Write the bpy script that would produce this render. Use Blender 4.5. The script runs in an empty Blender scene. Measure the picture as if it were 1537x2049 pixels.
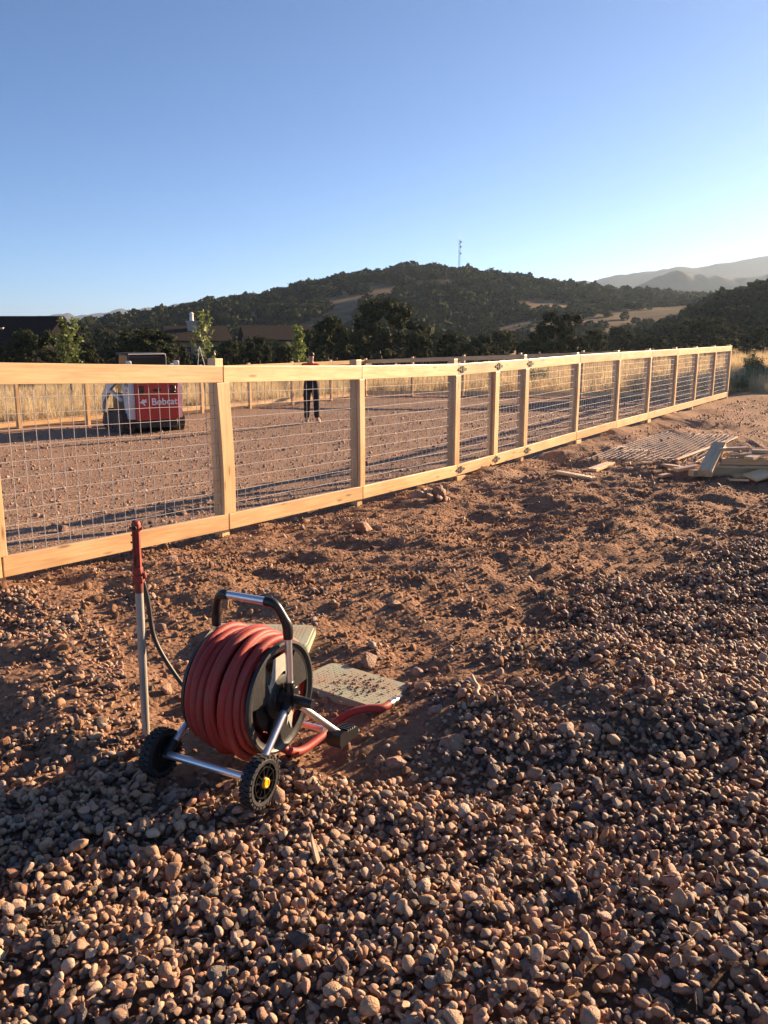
import bpy, bmesh, math, random
import numpy as np
from mathutils import Vector, Matrix, Euler
random.seed(7); rng = np.random.default_rng(11)
R = math.radians
scn = bpy.context.scene
COL = scn.collection

# ------------------------------------------------------------------ camera, sky, sun, exposure
FPX, CAMZ, PITCH = 1620.0, 1.66, R(11.9)
cam = bpy.data.cameras.new('camera'); camo = bpy.data.objects.new('camera', cam); COL.objects.link(camo)
camo.location = (0, 0, CAMZ); camo.rotation_euler = (R(90) - PITCH, 0, 0)
cam.sensor_fit = 'VERTICAL'; cam.sensor_height = 36.0; cam.lens = 36.0 * FPX / 2049.0
cam.clip_start = 0.05; cam.clip_end = 20000
scn.camera = camo

SUN_AZ, SUN_EL = R(55), R(15.5)
tosun = Vector((math.sin(SUN_AZ) * math.cos(SUN_EL), math.cos(SUN_AZ) * math.cos(SUN_EL), math.sin(SUN_EL)))
world = bpy.data.worlds.new('World'); scn.world = world; world.use_nodes = True
wn = world.node_tree; wn.nodes.clear()
sky = wn.nodes.new('ShaderNodeTexSky'); sky.sky_type = 'NISHITA'; sky.sun_disc = False
sky.sun_elevation = SUN_EL; sky.sun_rotation = SUN_AZ; sky.altitude = 2500
sky.air_density = 0.85; sky.dust_density = 0.75; sky.ozone_density = 4.0
bg = wn.nodes.new('ShaderNodeBackground'); bg.inputs[1].default_value = 0.05
wo = wn.nodes.new('ShaderNodeOutputWorld')
wn.links.new(sky.outputs[0], bg.inputs[0]); wn.links.new(bg.outputs[0], wo.inputs[0])
sl = bpy.data.lights.new('sun', 'SUN'); sl.energy = 5.0; sl.angle = R(0.53); sl.color = (1.0, 0.69, 0.42)
so = bpy.data.objects.new('sun', sl); COL.objects.link(so)
so.rotation_euler = tosun.to_track_quat('Z', 'Y').to_euler(); so.location = (20, 20, 30)
scn.view_settings.view_transform = 'Standard'; scn.view_settings.look = 'None'
scn.view_settings.gamma = 1.0; scn.view_settings.exposure = 1.9

# ------------------------------------------------------------------ picture point -> place
CP, SP = math.cos(PITCH), math.sin(PITCH)
def ray(px, py):
    a = (px - 768.5) / FPX; b = (1024.5 - py) / FPX
    return Vector((a, CP + b * SP, -SP + b * CP))
def on_y(px, py, y):                     # the point at distance y along the view
    r = ray(px, py); return Vector((r.x / r.y * y, y, CAMZ + r.z / r.y * y))
def on_z(px, py, z=0.0):
    r = ray(px, py); t = (z - CAMZ) / r.z; return Vector((r.x * t, r.y * t, z))

# ------------------------------------------------------------------ noise
def _h(ix, iy, s):
    n = (ix.astype(np.int64) * 374761393 + iy.astype(np.int64) * 668265263 + s * 982451653) & 0x7fffffff
    n = ((n ^ (n >> 13)) * 1274126177) & 0x7fffffff
    n = n ^ (n >> 16)
    return (n & 0xffff) / 65535.0 * 2 - 1
def vn(x, y, s=0):
    x = np.asarray(x, float); y = np.asarray(y, float)
    x0 = np.floor(x); y0 = np.floor(y); fx = x - x0; fy = y - y0
    fx = fx * fx * fx * (fx * (fx * 6 - 15) + 10); fy = fy * fy * fy * (fy * (fy * 6 - 15) + 10)
    a = _h(x0, y0, s); b = _h(x0 + 1, y0, s); c = _h(x0, y0 + 1, s); d = _h(x0 + 1, y0 + 1, s)
    return (a * (1 - fx) + b * fx) * (1 - fy) + (c * (1 - fx) + d * fx) * fy
def fbm(x, y, s=0, o=4, g=0.5):
    t = 0; k = 1
    for i in range(o):
        t = t + vn(x * (2.03 ** i) + i * 17.3, y * (2.03 ** i) - i * 9.1, s + i) * k; k *= g
    return t
def sstep(a, b, x):
    t = np.clip((np.asarray(x, float) - a) / (b - a), 0, 1); return t * t * (3 - 2 * t)

# ------------------------------------------------------------------ layout of the fences
FA = np.array([-2.521, 5.327]); FU = np.array([.5643, .8256]); FN = np.array([.8256, -.5643])   # start, along, front
FS = [-2.15, -0.11, 1.99, 4.0, 6.07, 8.14, 10.2, 12.26, 14.22, 16.23, 18.07, 19.95, 21.75]        # posts along the near fence
def ftop(s): return float(np.interp(s, [-4, 0, 1.99, 4, 6.07, 8.14, 10.2, 12.26, 21.75], [1.57, 1.53, 1.458, 1.411, 1.383, 1.408, 1.442, 1.461, 1.537]))
def fpt(s, off=0.0): p = FA + FU * s + FN * off; return float(p[0]), float(p[1])
EX, EY = fpt(21.75); CX, CY = -0.70, 31.5; DX, DY = -9.45, 21.0

# ------------------------------------------------------------------ terrain height
ctl = [(0,0,0),(-2,3,0),(2,3,0),(-4,0,0),(4,0,0),(0,-3,0),(4.2,9.8,.0),(6.2,14,.04),(3,6,0),(0,5,0),(6,4,0),(8,8,.02),(10,15,.05),(13,22,.1),(20,30,.15),
       (-1.0,4.2,0),(1,8,-.05),(-9.45,21.0,-.57),(-3.6,29.5,-.52),(-.7,31.5,-.40),(-6.1,21.1,-.61),(-1.86,21.1,-.40),(-15,15,-.7),(-20,30,-.9),(-6,50,-.7),
       (10,50,-.2),(30,50,.5),(35,20,.3),(-6,8,-.2),(-4,12,-.30),(2,20,-.18),(-9,5,-.2),(-8,16,-.55),(4.5,27.5,-.16)]
for s in (-2, 0, 2, 4, 6, 8, 10, 12, 15, 18, 21.7): x, y = fpt(s); ctl.append((x, y, ftop(s) - 1.42 - .07))
ctl = np.array(ctl)
def _k(r2): return np.where(r2 > 1e-9, r2 * np.log(r2 + 1e-12), 0)
_d2 = ((ctl[:, None, :2] - ctl[None, :, :2]) ** 2).sum(-1); n_ = len(ctl)
_P = np.c_[np.ones(n_), ctl[:, :2]]
_A = np.block([[_k(_d2) + np.eye(n_) * .6, _P], [_P.T, np.zeros((3, 3))]])
_w = np.linalg.solve(_A, np.r_[ctl[:, 2], 0, 0, 0])
def _base_exact(x, y):
    x = np.clip(np.asarray(x, float), -22, 36); y = np.clip(np.asarray(y, float), -3, 52)
    out = _w[n_] + _w[n_ + 1] * x + _w[n_ + 2] * y
    for i in range(n_): out = out + _w[i] * _k((x - ctl[i, 0]) ** 2 + (y - ctl[i, 1]) ** 2)
    return np.clip(out, -1.3, .9)
_bx = np.linspace(-22, 36, 291); _by = np.linspace(-3, 52, 276); _BG = _base_exact(*np.meshgrid(_bx, _by))
def base(x, y):
    u = np.clip((np.asarray(x, float) + 22) / .2, 0, 289.999); v = np.clip((np.asarray(y, float) + 3) / .2, 0, 274.999); i = u.astype(int); j = v.astype(int); fu = u - i; fv = v - j
    return (_BG[j, i] * (1 - fu) + _BG[j, i + 1] * fu) * (1 - fv) + (_BG[j + 1, i] * (1 - fu) + _BG[j + 1, i + 1] * fu) * fv
def pdist(x, y): return -((x - FA[0]) * FN[0] + (y - FA[1]) * FN[1])          # > 0 behind the near fence
def arena_mask(x, y):
    p = pdist(x, y)
    q1 = (x - CX) * (EY - CY) / 13.3 - (y - CY) * (EX - CX) / 13.3               # right back fence
    q2 = (x - DX) * (CY - DY) / 13.67 - (y - DY) * (CX - DX) / 13.67               # left back fence
    return sstep(.3, 1.1, p) * sstep(0, .8, q1) * sstep(0, .8, q2)
def poly(pts): return np.array([on_z(*p)[:2] for p in pts])
GRAVEL = [poly([(-700, 2900), (-500, 1600), (150, 1585), (300, 1540), (420, 1555), (600, 1590), (760, 1555), (1000, 1615), (1130, 1585), (880, 1510), (980, 1440),
                (1150, 1480), (1300, 1500), (1400, 1440), (1900, 1430), (2300, 2900)]),
          poly([(1060, 1250), (1250, 1175), (1400, 1112), (1600, 1060), (2100, 1040), (2100, 1420), (1537, 1395), (1300, 1400), (1160, 1390), (1120, 1300)])]
GRAVEL2 = [poly([(-500, 1225), (60, 1205), (190, 1235), (250, 1300), (290, 1400), (300, 1480), (250, 1580), (-500, 1620)]),
           poly([(500, 1540), (700, 1500), (980, 1420), (1200, 1380), (1500, 1380), (1500, 1480), (1100, 1600), (700, 1600)])]
def inpoly(P, x, y):
    c = np.zeros(np.shape(x), bool); j = len(P) - 1
    for i in range(len(P)):
        xi, yi = P[i]; xj, yj = P[j]
        c ^= ((yi > y) != (yj > y)) & (x < (xj - xi) * (y - yi) / (yj - yi + 1e-12) + xi); j = i
    return c
def gravel_mask(x, y, polys=GRAVEL):
    wx = x + .16 * fbm(x * 2.2, y * 2.2, 5, 3); wy = y + .16 * fbm(x * 2.2 + 9, y * 2.2, 8, 3)
    m = np.zeros(np.shape(x), bool)
    for P in polys: m |= inpoly(P, wx, wy)
    return m
_qx = np.arange(-3.4, 7.6, .05); _qy = np.arange(.6, 10.6, .05)
def _soft(polys, r):
    m = gravel_mask(*np.meshgrid(_qx, _qy), polys).astype(float)
    for _ in range(3):
        for ax in (0, 1):
            c = np.cumsum(np.pad(m, [(r + 1, r) if a == ax else (0, 0) for a in (0, 1)], 'edge'), axis=ax); n = m.shape[ax]
            m = (np.take(c, np.arange(2 * r + 1, 2 * r + 1 + n), ax) - np.take(c, np.arange(0, n), ax)) / (2 * r + 1)
    return m
def soft_at(G, x, y):
    i = np.clip(np.round((x + 3.4) / .05).astype(int), 0, len(_qx) - 1); j = np.clip(np.round((y - .6) / .05).astype(int), 0, len(_qy) - 1); return G[j, i]
GS = np.maximum(_soft(GRAVEL[:1], 3), _soft(GRAVEL[1:], 6))
BUMPS = [(880, 1410, .30, .07), (1010, 1330, .35, .05), (1100, 1300, .4, .05), (760, 1460, .25, .04), (1300, 1440, .5, .05), (600, 1230, .5, .05), (1450, 1410, .35, .05),
         (820, 1180, .5, .06), (1000, 1150, .6, .05), (860, 985, .5, .13), (720, 1060, .5, .06), (1250, 1040, .7, .05), (330, 1150, .5, .06), (140, 1330, .4, .05), (1330, 870, .8, .06),
         (560, 1330, .3, -.05), (350, 1400, .25, -.04), (930, 1290, .3, -.05), (1120, 1220, .35, -.05), (820, 1260, .3, -.05), (1000, 1040, .5, -.05)]
BUMPS = [(on_z(a, b).x, on_z(a, b).y, r, h) for a, b, r, h in BUMPS]
FLAT = [(-.19, 3.72, .42), (-.70, 4.30, .45), (-.62, 2.95, .35)]
def ground_z(x, y, fine=True):
    x = np.asarray(x, float); y = np.asarray(y, float)
    z = base(x, y)
    near = 1 - sstep(30, 70, np.hypot(x, y))
    am = arena_mask(x, y)
    g = 0
    for bx_, by_, r, h in BUMPS: g = g + h * np.exp(-((x - bx_) ** 2 + (y - by_) ** 2) / (r * r))
    rough = (.068 * fbm(x * .9, y * 1.1, 21, 3) + .028 * fbm(x * 3.1 + y * .6, y * 4.6, 31, 3)) * (1 - .45 * soft_at(GS, x, y) * (y < 3.4))
    if fine: rough = rough + .012 * np.abs(fbm(x * 11, y * 12, 41, 3)) + .005 * vn(x * 45, y * 45, 47)
    flat = np.ones_like(x)
    for fx, fy, r in FLAT: flat = flat * (1 - .85 * np.exp(-(((x - fx) ** 2 + (y - fy) ** 2) / (r * r)) ** 2))
    calm = 1 - sstep(1.5, 2.6, 3.2 - y) * .55
    quiet = 1 - .8 * sstep(0, 1.0, x - 6 - .0 * y) * 0
    z = z + near * ((1 - am) * (g + rough) * flat * calm * quiet + am * (.010 * fbm(x * 2, y * 2, 51, 3) + .012 * np.exp(-((pdist(x, y) - 6.2) / .25) ** 2)))
    far = sstep(40, 140, y)
    z = z + far * (-1.2 + 3.0 * sstep(0, 90, x)) * near * 0 + 1.4 * far * fbm(x * .02, y * .02, 61, 3)
    return z
def gz(x, y): return float(ground_z(np.array([x]), np.array([y]))[0])
def hit(px, py):                       # where a sight line meets the terrain
    r = ray(px, py); lo = .5
    t = lo
    while t < 400:
        if CAMZ + r.z * t < gz(r.x * t, r.y * t): break
        lo = t; t *= 1.03
    hi = t
    for _ in range(18):
        m = (lo + hi) / 2
        if CAMZ + r.z * m < gz(r.x * m, r.y * m): hi = m
        else: lo = m
    return Vector((r.x * hi, r.y * hi, gz(r.x * hi, r.y * hi)))

# ------------------------------------------------------------------ materials
def mat(name, color=(.5, .5, .5), rough=.7, metal=0.0, bump=0.0, bscale=40.0, vary=0.0, vscale=8.0, stretch=None, coord='Object', color2=None, rand=0.0, trans=0.0, spec=None, detail=6):
    m = bpy.data.materials.new(name); m.use_nodes = True; nt = m.node_tree; N = nt.nodes; L = nt.links
    b = N['Principled BSDF']; b.inputs['Roughness'].default_value = rough; b.inputs['Metallic'].default_value = metal
    if spec is not None: b.inputs['Specular IOR Level'].default_value = spec
    b.inputs['Base Color'].default_value = (*color, 1)
    tc = N.new('ShaderNodeTexCoord'); mp = N.new('ShaderNodeMapping'); L.new(tc.outputs[coord], mp.inputs[0])
    if stretch: mp.inputs['Scale'].default_value = stretch
    out = None
    if vary or color2:
        n = N.new('ShaderNodeTexNoise'); n.inputs['Scale'].default_value = vscale; n.inputs['Detail'].default_value = detail; n.inputs['Roughness'].default_value = .65
        L.new(mp.outputs[0], n.inputs['Vector'])
        r = N.new('ShaderNodeValToRGB'); L.new(n.outputs[0], r.inputs[0])
        c2 = color2 or tuple(c * (1 - vary) for c in color)
        r.color_ramp.elements[0].position = .35; r.color_ramp.elements[1].position = .65
        r.color_ramp.elements[0].color = (*c2, 1); r.color_ramp.elements[1].color = (*color, 1)
        out = r.outputs[0]
    if rand:
        oi = N.new('ShaderNodeObjectInfo'); hs = N.new('ShaderNodeHueSaturation')
        mr = N.new('ShaderNodeMapRange'); L.new(oi.outputs['Random'], mr.inputs[0]); mr.inputs[3].default_value = 1 - rand; mr.inputs[4].default_value = 1 + rand
        L.new(mr.outputs[0], hs.inputs['Value'])
        if out: L.new(out, hs.inputs['Color'])
        else: hs.inputs['Color'].default_value = (*color, 1)
        out = hs.outputs[0]
    if out: L.new(out, b.inputs['Base Color'])
    if bump:
        n2 = N.new('ShaderNodeTexNoise'); n2.inputs['Scale'].default_value = bscale; n2.inputs['Detail'].default_value = 6
        L.new(mp.outputs[0], n2.inputs['Vector'])
        bp = N.new('ShaderNodeBump'); bp.inputs['Strength'].default_value = bump; bp.inputs['Distance'].default_value = .01
        L.new(n2.outputs[0], bp.inputs['Height']); L.new(bp.outputs[0], b.inputs['Normal'])
    if trans:
        tr = N.new('ShaderNodeBsdfTranslucent'); mx = N.new('ShaderNodeMixShader'); mx.inputs[0].default_value = trans
        if out: L.new(out, tr.inputs[0])
        else: tr.inputs[0].default_value = (*color, 1)
        o = N['Material Output']; L.new(b.outputs[0], mx.inputs[1]); L.new(tr.outputs[0], mx.inputs[2]); L.new(mx.outputs[0], o.inputs[0])
    return m

def wood_mat():
    m = bpy.data.materials.new('fresh_fir'); m.use_nodes = True; nt = m.node_tree; N = nt.nodes; L = nt.links
    b = N['Principled BSDF']; b.inputs['Roughness'].default_value = .36; b.inputs['Specular IOR Level'].default_value = .6
    tc = N.new('ShaderNodeTexCoord'); oi = N.new('ShaderNodeObjectInfo')
    ad = N.new('ShaderNodeVectorMath'); ad.operation = 'ADD'; L.new(tc.outputs['Object'], ad.inputs[0])
    ml = N.new('ShaderNodeMath'); ml.operation = 'MULTIPLY'; ml.inputs[1].default_value = 31.0; L.new(oi.outputs['Random'], ml.inputs[0]); L.new(ml.outputs[0], ad.inputs[1])
    # knots: cells stretched along the board, which also bend the grain
    mk = N.new('ShaderNodeMapping'); mk.inputs['Scale'].default_value = (2.2, 9, 9); L.new(ad.outputs[0], mk.inputs[0])
    vo = N.new('ShaderNodeTexVoronoi'); vo.inputs['Scale'].default_value = 1.0; L.new(mk.outputs[0], vo.inputs['Vector'])
    kr = N.new('ShaderNodeValToRGB'); L.new(vo.outputs['Distance'], kr.inputs[0])
    kr.color_ramp.elements[0].position = .06; kr.color_ramp.elements[0].color = (1, 1, 1, 1); kr.color_ramp.elements[1].position = .15; kr.color_ramp.elements[1].color = (0, 0, 0, 1)
    mp = N.new('ShaderNodeMapping'); mp.inputs['Scale'].default_value = (1.4, 26, 26); L.new(ad.outputs[0], mp.inputs[0])
    n = N.new('ShaderNodeTexNoise'); n.inputs['Scale'].default_value = 2.0; n.inputs['Detail'].default_value = 7; n.inputs['Distortion'].default_value = .8; L.new(mp.outputs[0], n.inputs['Vector'])
    cr = N.new('ShaderNodeValToRGB'); L.new(n.outputs[0], cr.inputs[0])
    cr.color_ramp.elements[0].position = .3; cr.color_ramp.elements[0].color = (.56, .35, .165, 1); cr.color_ramp.elements[1].position = .62; cr.color_ramp.elements[1].color = (.70, .49, .26, 1)
    mp2 = N.new('ShaderNodeMapping'); mp2.inputs['Scale'].default_value = (1.2, 3, 3); L.new(ad.outputs[0], mp2.inputs[0])
    n2 = N.new('ShaderNodeTexNoise'); n2.inputs['Scale'].default_value = 1.6; n2.inputs['Detail'].default_value = 4; L.new(mp2.outputs[0], n2.inputs['Vector'])
    mx = N.new('ShaderNodeMixRGB'); mx.blend_type = 'MULTIPLY'; mx.inputs[0].default_value = .8
    r2 = N.new('ShaderNodeValToRGB'); L.new(n2.outputs[0], r2.inputs[0]); r2.color_ramp.elements[0].color = (.78, .68, .6, 1); r2.color_ramp.elements[0].position = .3; r2.color_ramp.elements[1].color = (1, 1, 1, 1); r2.color_ramp.elements[1].position = .6
    L.new(cr.outputs[0], mx.inputs[1]); L.new(r2.outputs[0], mx.inputs[2])
    mk2 = N.new('ShaderNodeMixRGB'); mk2.inputs[2].default_value = (.20, .085, .03, 1); L.new(mx.outputs[0], mk2.inputs[1])
    sc = N.new('ShaderNodeMath'); sc.operation = 'MULTIPLY'; sc.inputs[1].default_value = .75; L.new(kr.outputs[0], sc.inputs[0]); L.new(sc.outputs[0], mk2.inputs[0])
    hs = N.new('ShaderNodeHueSaturation'); mr = N.new('ShaderNodeMapRange'); L.new(oi.outputs['Random'], mr.inputs[0]); mr.inputs[3].default_value = .80; mr.inputs[4].default_value = 1.12
    L.new(mr.outputs[0], hs.inputs['Value']); L.new(mk2.outputs[0], hs.inputs['Color']); L.new(hs.outputs[0], b.inputs['Base Color'])
    bp = N.new('ShaderNodeBump'); bp.inputs['Strength'].default_value = .25; bp.inputs['Distance'].default_value = .004; L.new(n.outputs[0], bp.inputs['Height']); L.new(bp.outputs[0], b.inputs['Normal'])
    return m

def stone_mat(name, cols, dusty=.25):
    m = bpy.data.materials.new(name); m.use_nodes = True; nt = m.node_tree; N = nt.nodes; L = nt.links
    b = N['Principled BSDF']; b.inputs['Roughness'].default_value = .62; b.inputs['Specular IOR Level'].default_value = .35
    oi = N.new('ShaderNodeObjectInfo'); cr = N.new('ShaderNodeValToRGB'); cr.color_ramp.interpolation = 'CONSTANT'; L.new(oi.outputs['Random'], cr.inputs[0])
    e = cr.color_ramp.elements
    while len(e) < len(cols): e.new(.5)
    for i, c in enumerate(cols): e[i].position = i / len(cols); e[i].color = (*c, 1)
    tc = N.new('ShaderNodeTexCoord'); ad = N.new('ShaderNodeVectorMath'); ad.operation = 'ADD'; L.new(tc.outputs['Object'], ad.inputs[0])
    ml = N.new('ShaderNodeMath'); ml.operation = 'MULTIPLY'; ml.inputs[1].default_value = 57.0; L.new(oi.outputs['Random'], ml.inputs[0]); L.new(ml.outputs[0], ad.inputs[1])
    n = N.new('ShaderNodeTexNoise'); n.inputs['Scale'].default_value = 2.2; n.inputs['Detail'].default_value = 8; n.inputs['Roughness'].default_value = .7; L.new(ad.outputs[0], n.inputs['Vector'])
    r = N.new('ShaderNodeValToRGB'); L.new(n.outputs[0], r.inputs[0]); r.color_ramp.elements[0].position = .3; r.color_ramp.elements[0].color = (.55, .5, .48, 1); r.color_ramp.elements[1].position = .65; r.color_ramp.elements[1].color = (1.12, 1.08, 1.02, 1)
    mx = N.new('ShaderNodeMixRGB'); mx.blend_type = 'MULTIPLY'; mx.inputs[0].default_value = .9; L.new(cr.outputs[0], mx.inputs[1]); L.new(r.outputs[0], mx.inputs[2])
    n3 = N.new('ShaderNodeTexNoise'); n3.inputs['Scale'].default_value = 1.1; n3.inputs['Detail'].default_value = 5; L.new(ad.outputs[0], n3.inputs['Vector'])
    r3 = N.new('ShaderNodeMapRange'); L.new(n3.outputs[0], r3.inputs[0]); r3.inputs[1].default_value = .45; r3.inputs[2].default_value = .75; r3.inputs[3].default_value = 0; r3.inputs[4].default_value = dusty
    m2 = N.new('ShaderNodeMixRGB'); L.new(r3.outputs[0], m2.inputs[0]); L.new(mx.outputs[0], m2.inputs[1]); m2.inputs[2].default_value = (.30, .165, .095, 1)
    L.new(m2.outputs[0], b.inputs['Base Color'])
    n4 = N.new('ShaderNodeTexNoise'); n4.inputs['Scale'].default_value = 7; n4.inputs['Detail'].default_value = 6; L.new(ad.outputs[0], n4.inputs['Vector'])
    bp = N.new('ShaderNodeBump'); bp.inputs['Strength'].default_value = .35; bp.inputs['Distance'].default_value = .15; L.new(n4.outputs[0], bp.inputs['Height']); L.new(bp.outputs[0], b.inputs['Normal'])
    return m

def ground_mat():
    m = bpy.data.materials.new('desert_soil'); m.use_nodes = True; nt = m.node_tree; N = nt.nodes; L = nt.links
    b = N['Principled BSDF']; b.inputs['Roughness'].default_value = .95; b.inputs['Specular IOR Level'].default_value = .15
    tc = N.new('ShaderNodeTexCoord')
    def noise(s, d=6, r=.6):
        n = N.new('ShaderNodeTexNoise'); n.inputs['Scale'].default_value = s; n.inputs['Detail'].default_value = d; n.inputs['Roughness'].default_value = r; L.new(tc.outputs['Object'], n.inputs['Vector']); return n.outputs[0]
    def ramp(f, c0, c1, p0=.35, p1=.65):
        r = N.new('ShaderNodeValToRGB'); L.new(f, r.inputs[0]); e = r.color_ramp.elements; e[0].position = p0; e[1].position = p1; e[0].color = (*c0, 1); e[1].color = (*c1, 1); return r.outputs[0]
    def mix(f, a, c, blend='MIX'):
        x = N.new('ShaderNodeMixRGB'); x.blend_type = blend
        if isinstance(f, float): x.inputs[0].default_value = f
        else: L.new(f, x.inputs[0])
        L.new(a, x.inputs[1]); L.new(c, x.inputs[2]); return x.outputs[0]
    dirt = mix(.5, ramp(noise(1.3), (.19, .105, .065), (.30, .175, .108)), ramp(noise(26, 8, .7), (.16, .085, .052), (.36, .22, .138)))
    arena = mix(.55, ramp(noise(.5), (.25, .165, .115), (.33, .215, .145)), ramp(noise(34, 8, .75), (.15, .09, .06), (.45, .31, .215), .38, .62))
    grit = ramp(noise(18, 6, .7), (.09, .058, .04), (.20, .125, .082))
    grass = mix(.5, ramp(noise(.35), (.28, .20, .10), (.45, .33, .16)), ramp(noise(3, 8, .7), (.22, .15, .08), (.46, .35, .18)))
    at = N.new('ShaderNodeAttribute'); at.attribute_name = 'zone'; sp = N.new('ShaderNodeSeparateColor'); L.new(at.outputs['Color'], sp.inputs[0])
    c = mix(sp.outputs[0], dirt, arena); c = mix(sp.outputs[1], c, grit); c = mix(sp.outputs[2], c, grass)
    L.new(c, b.inputs['Base Color'])
    vo = N.new('ShaderNodeTexVoronoi'); vo.inputs['Scale'].default_value = 38; L.new(tc.outputs['Object'], vo.inputs['Vector'])
    b1 = N.new('ShaderNodeBump'); b1.inputs['Strength'].default_value = .9; b1.inputs['Distance'].default_value = .012; b1.invert = True; L.new(vo.outputs['Distance'], b1.inputs['Height'])
    b2 = N.new('ShaderNodeBump'); b2.inputs['Strength'].default_value = .9; b2.inputs['Distance'].default_value = .02; L.new(noise(16, 10, .7), b2.inputs['Height']); L.new(b1.outputs[0], b2.inputs['Normal'])
    L.new(b2.outputs[0], b.inputs['Normal'])
    return m

PEB = [(.46, .31, .21), (.54, .38, .26), (.42, .27, .18), (.38, .235, .15), (.085, .075, .07), (.48, .30, .20), (.57, .44, .32), (.13, .115, .105), (.42, .24, .17), (.36, .22, .14), (.50, .34, .22),
       (.068, .062, .06), (.46, .29, .17), (.26, .205, .175), (.40, .25, .16), (.11, .094, .086), (.52, .35, .26), (.32, .26, .215), (.45, .29, .17), (.075, .066, .063), (.36, .19, .125), (.49, .36, .27)]
M = dict(
    ground=ground_mat(), wood=wood_mat(), pebble=stone_mat('river_pebble', PEB, .45),
    soil=mat('soil_clod', (.29, .17, .105), .95, vary=.35, vscale=3, bump=.6, bscale=9, rand=.25, spec=.1),
    rock=stone_mat('field_rock', [(.36, .215, .14), (.42, .27, .18), (.30, .17, .11), (.38, .25, .19), (.25, .16, .12), (.45, .32, .23)], .5),
    wire=mat('galvanised_wire', (.34, .33, .34), .6, .15), iron=mat('black_iron', (.010, .010, .010), .7),
    alu=mat('brushed_aluminium', (.78, .77, .78), .32, .9, bump=.05, bscale=200, stretch=(1, 1, 30)),
    blackp=mat('black_plastic', (.014, .014, .015), .38, vary=.3, vscale=30), greyp=mat('worn_dark_plastic', (.026, .027, .027), .5, color2=(.012, .012, .013), vscale=9, bump=.1, bscale=60),
    sticker=mat('torn_grey_label', (.40, .40, .35), .7, vary=.25, vscale=40), rubber=mat('tyre_rubber', (.016, .016, .016), .75, bump=.2, bscale=80),
    yellow=mat('yellow_plastic', (.80, .42, .01), .35), hose=mat('red_rubber_hose', (.31, .024, .020), .6, color2=(.25, .045, .036), vscale=14, bump=.12, bscale=120, spec=.4),
    brass=mat('steel_coupling', (.62, .60, .55), .3, 1.0), bhose=mat('black_rubber_hose', (.02, .02, .022), .5),
    galv=mat('galvanised_pipe', (.42, .42, .38), .55, .55, vary=.3, vscale=25, stretch=(1, 1, .2)), redp=mat('chipped_red_paint', (.36, .042, .02), .55, color2=(.10, .03, .022), vscale=22, bump=.3, bscale=60),
    lid=mat('faded_green_plastic', (.33, .37, .27), .75, color2=(.36, .25, .17), vscale=5, bump=.15, bscale=50), lid2=mat('faded_green_plastic_rim', (.30, .34, .25), .75, vary=.2, vscale=9),
    white=mat('off_white_paint', (.66, .66, .64), .45, vary=.15, vscale=5), bred=mat('orange_red_paint', (.52, .035, .018), .4, vary=.15, vscale=4), trackm=mat('dirty_track_rubber', (.035, .028, .024), .85, color2=(.10, .065, .045), vscale=7, bump=.3, bscale=20),
    darkm=mat('dark_grease_steel', (.02, .02, .021), .6, vary=.3), cabg=mat('dark_tinted_glass', (.015, .018, .02), .12), letter=mat('white_vinyl', (.78, .78, .76), .5), letd=mat('dark_vinyl', (.03, .03, .03), .5),
    lampr=mat('tail_lamp_lens', (.06, .012, .01), .25), skin=mat('skin', (.42, .24, .16), .55), shirt=mat('orange_shirt', (.80, .10, .02), .8, vary=.1, vscale=12), trou=mat('black_trousers', (.012, .012, .015), .85, vary=.2, vscale=15), hair=mat('dark_hair', (.018, .013, .01), .6, bump=.4, bscale=90), shoe=mat('tan_shoe', (.45, .31, .19), .7),
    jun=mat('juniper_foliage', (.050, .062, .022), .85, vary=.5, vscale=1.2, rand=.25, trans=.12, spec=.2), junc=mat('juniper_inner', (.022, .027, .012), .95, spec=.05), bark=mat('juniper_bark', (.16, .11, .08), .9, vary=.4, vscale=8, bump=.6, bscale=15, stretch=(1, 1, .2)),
    hilltree=mat('hill_juniper', (.052, .062, .026), .95, color2=(.022, .027, .013), vscale=.6, rand=.35, trans=.1, spec=.1), leaf=mat('aspen_leaf', (.15, .20, .055), .5, rand=.2, vary=.3, vscale=3, trans=.45), sage=mat('sage_leaf', (.22, .25, .13), .8, vary=.3, vscale=3, rand=.15, trans=.3),
    drygrass=mat('dry_grass', (.56, .45, .27), .8, rand=.2, trans=.4, spec=.15), hill=mat('scrub_hillside', (.26, .18, .10), .95, color2=(.10, .075, .045), vscale=.09, spec=.05), hillg=mat('grassy_ridge', (.20, .145, .085), .95, color2=(.075, .062, .04), vscale=.05, spec=.05),
    mount=mat('far_mountain', (.085, .075, .065), .95, color2=(.05, .05, .042), vscale=.008, spec=.05), roofd=mat('dark_shingles', (.012, .011, .012), .9, spec=.05, vary=.3, vscale=3), roofb=mat('brown_tiles', (.035, .027, .022), .9, spec=.1, vary=.3, vscale=4), stucco=mat('tan_stucco', (.24, .20, .14), .9, vary=.12, vscale=3), darkwall=mat('dark_timber', (.008, .007, .007), .9, spec=.05), chim=mat('pale_chimney_stone', (.42, .38, .33), .85, vary=.3, vscale=5), glass=mat('window_glass', (.03, .035, .045), .1), steel=mat('mast_steel', (.30, .30, .31), .5, .5),
    stick=mat('weathered_stick', (.55, .40, .27), .8, vary=.3, vscale=20), tape=mat('white_stake', (.72, .71, .68), .7))

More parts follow.
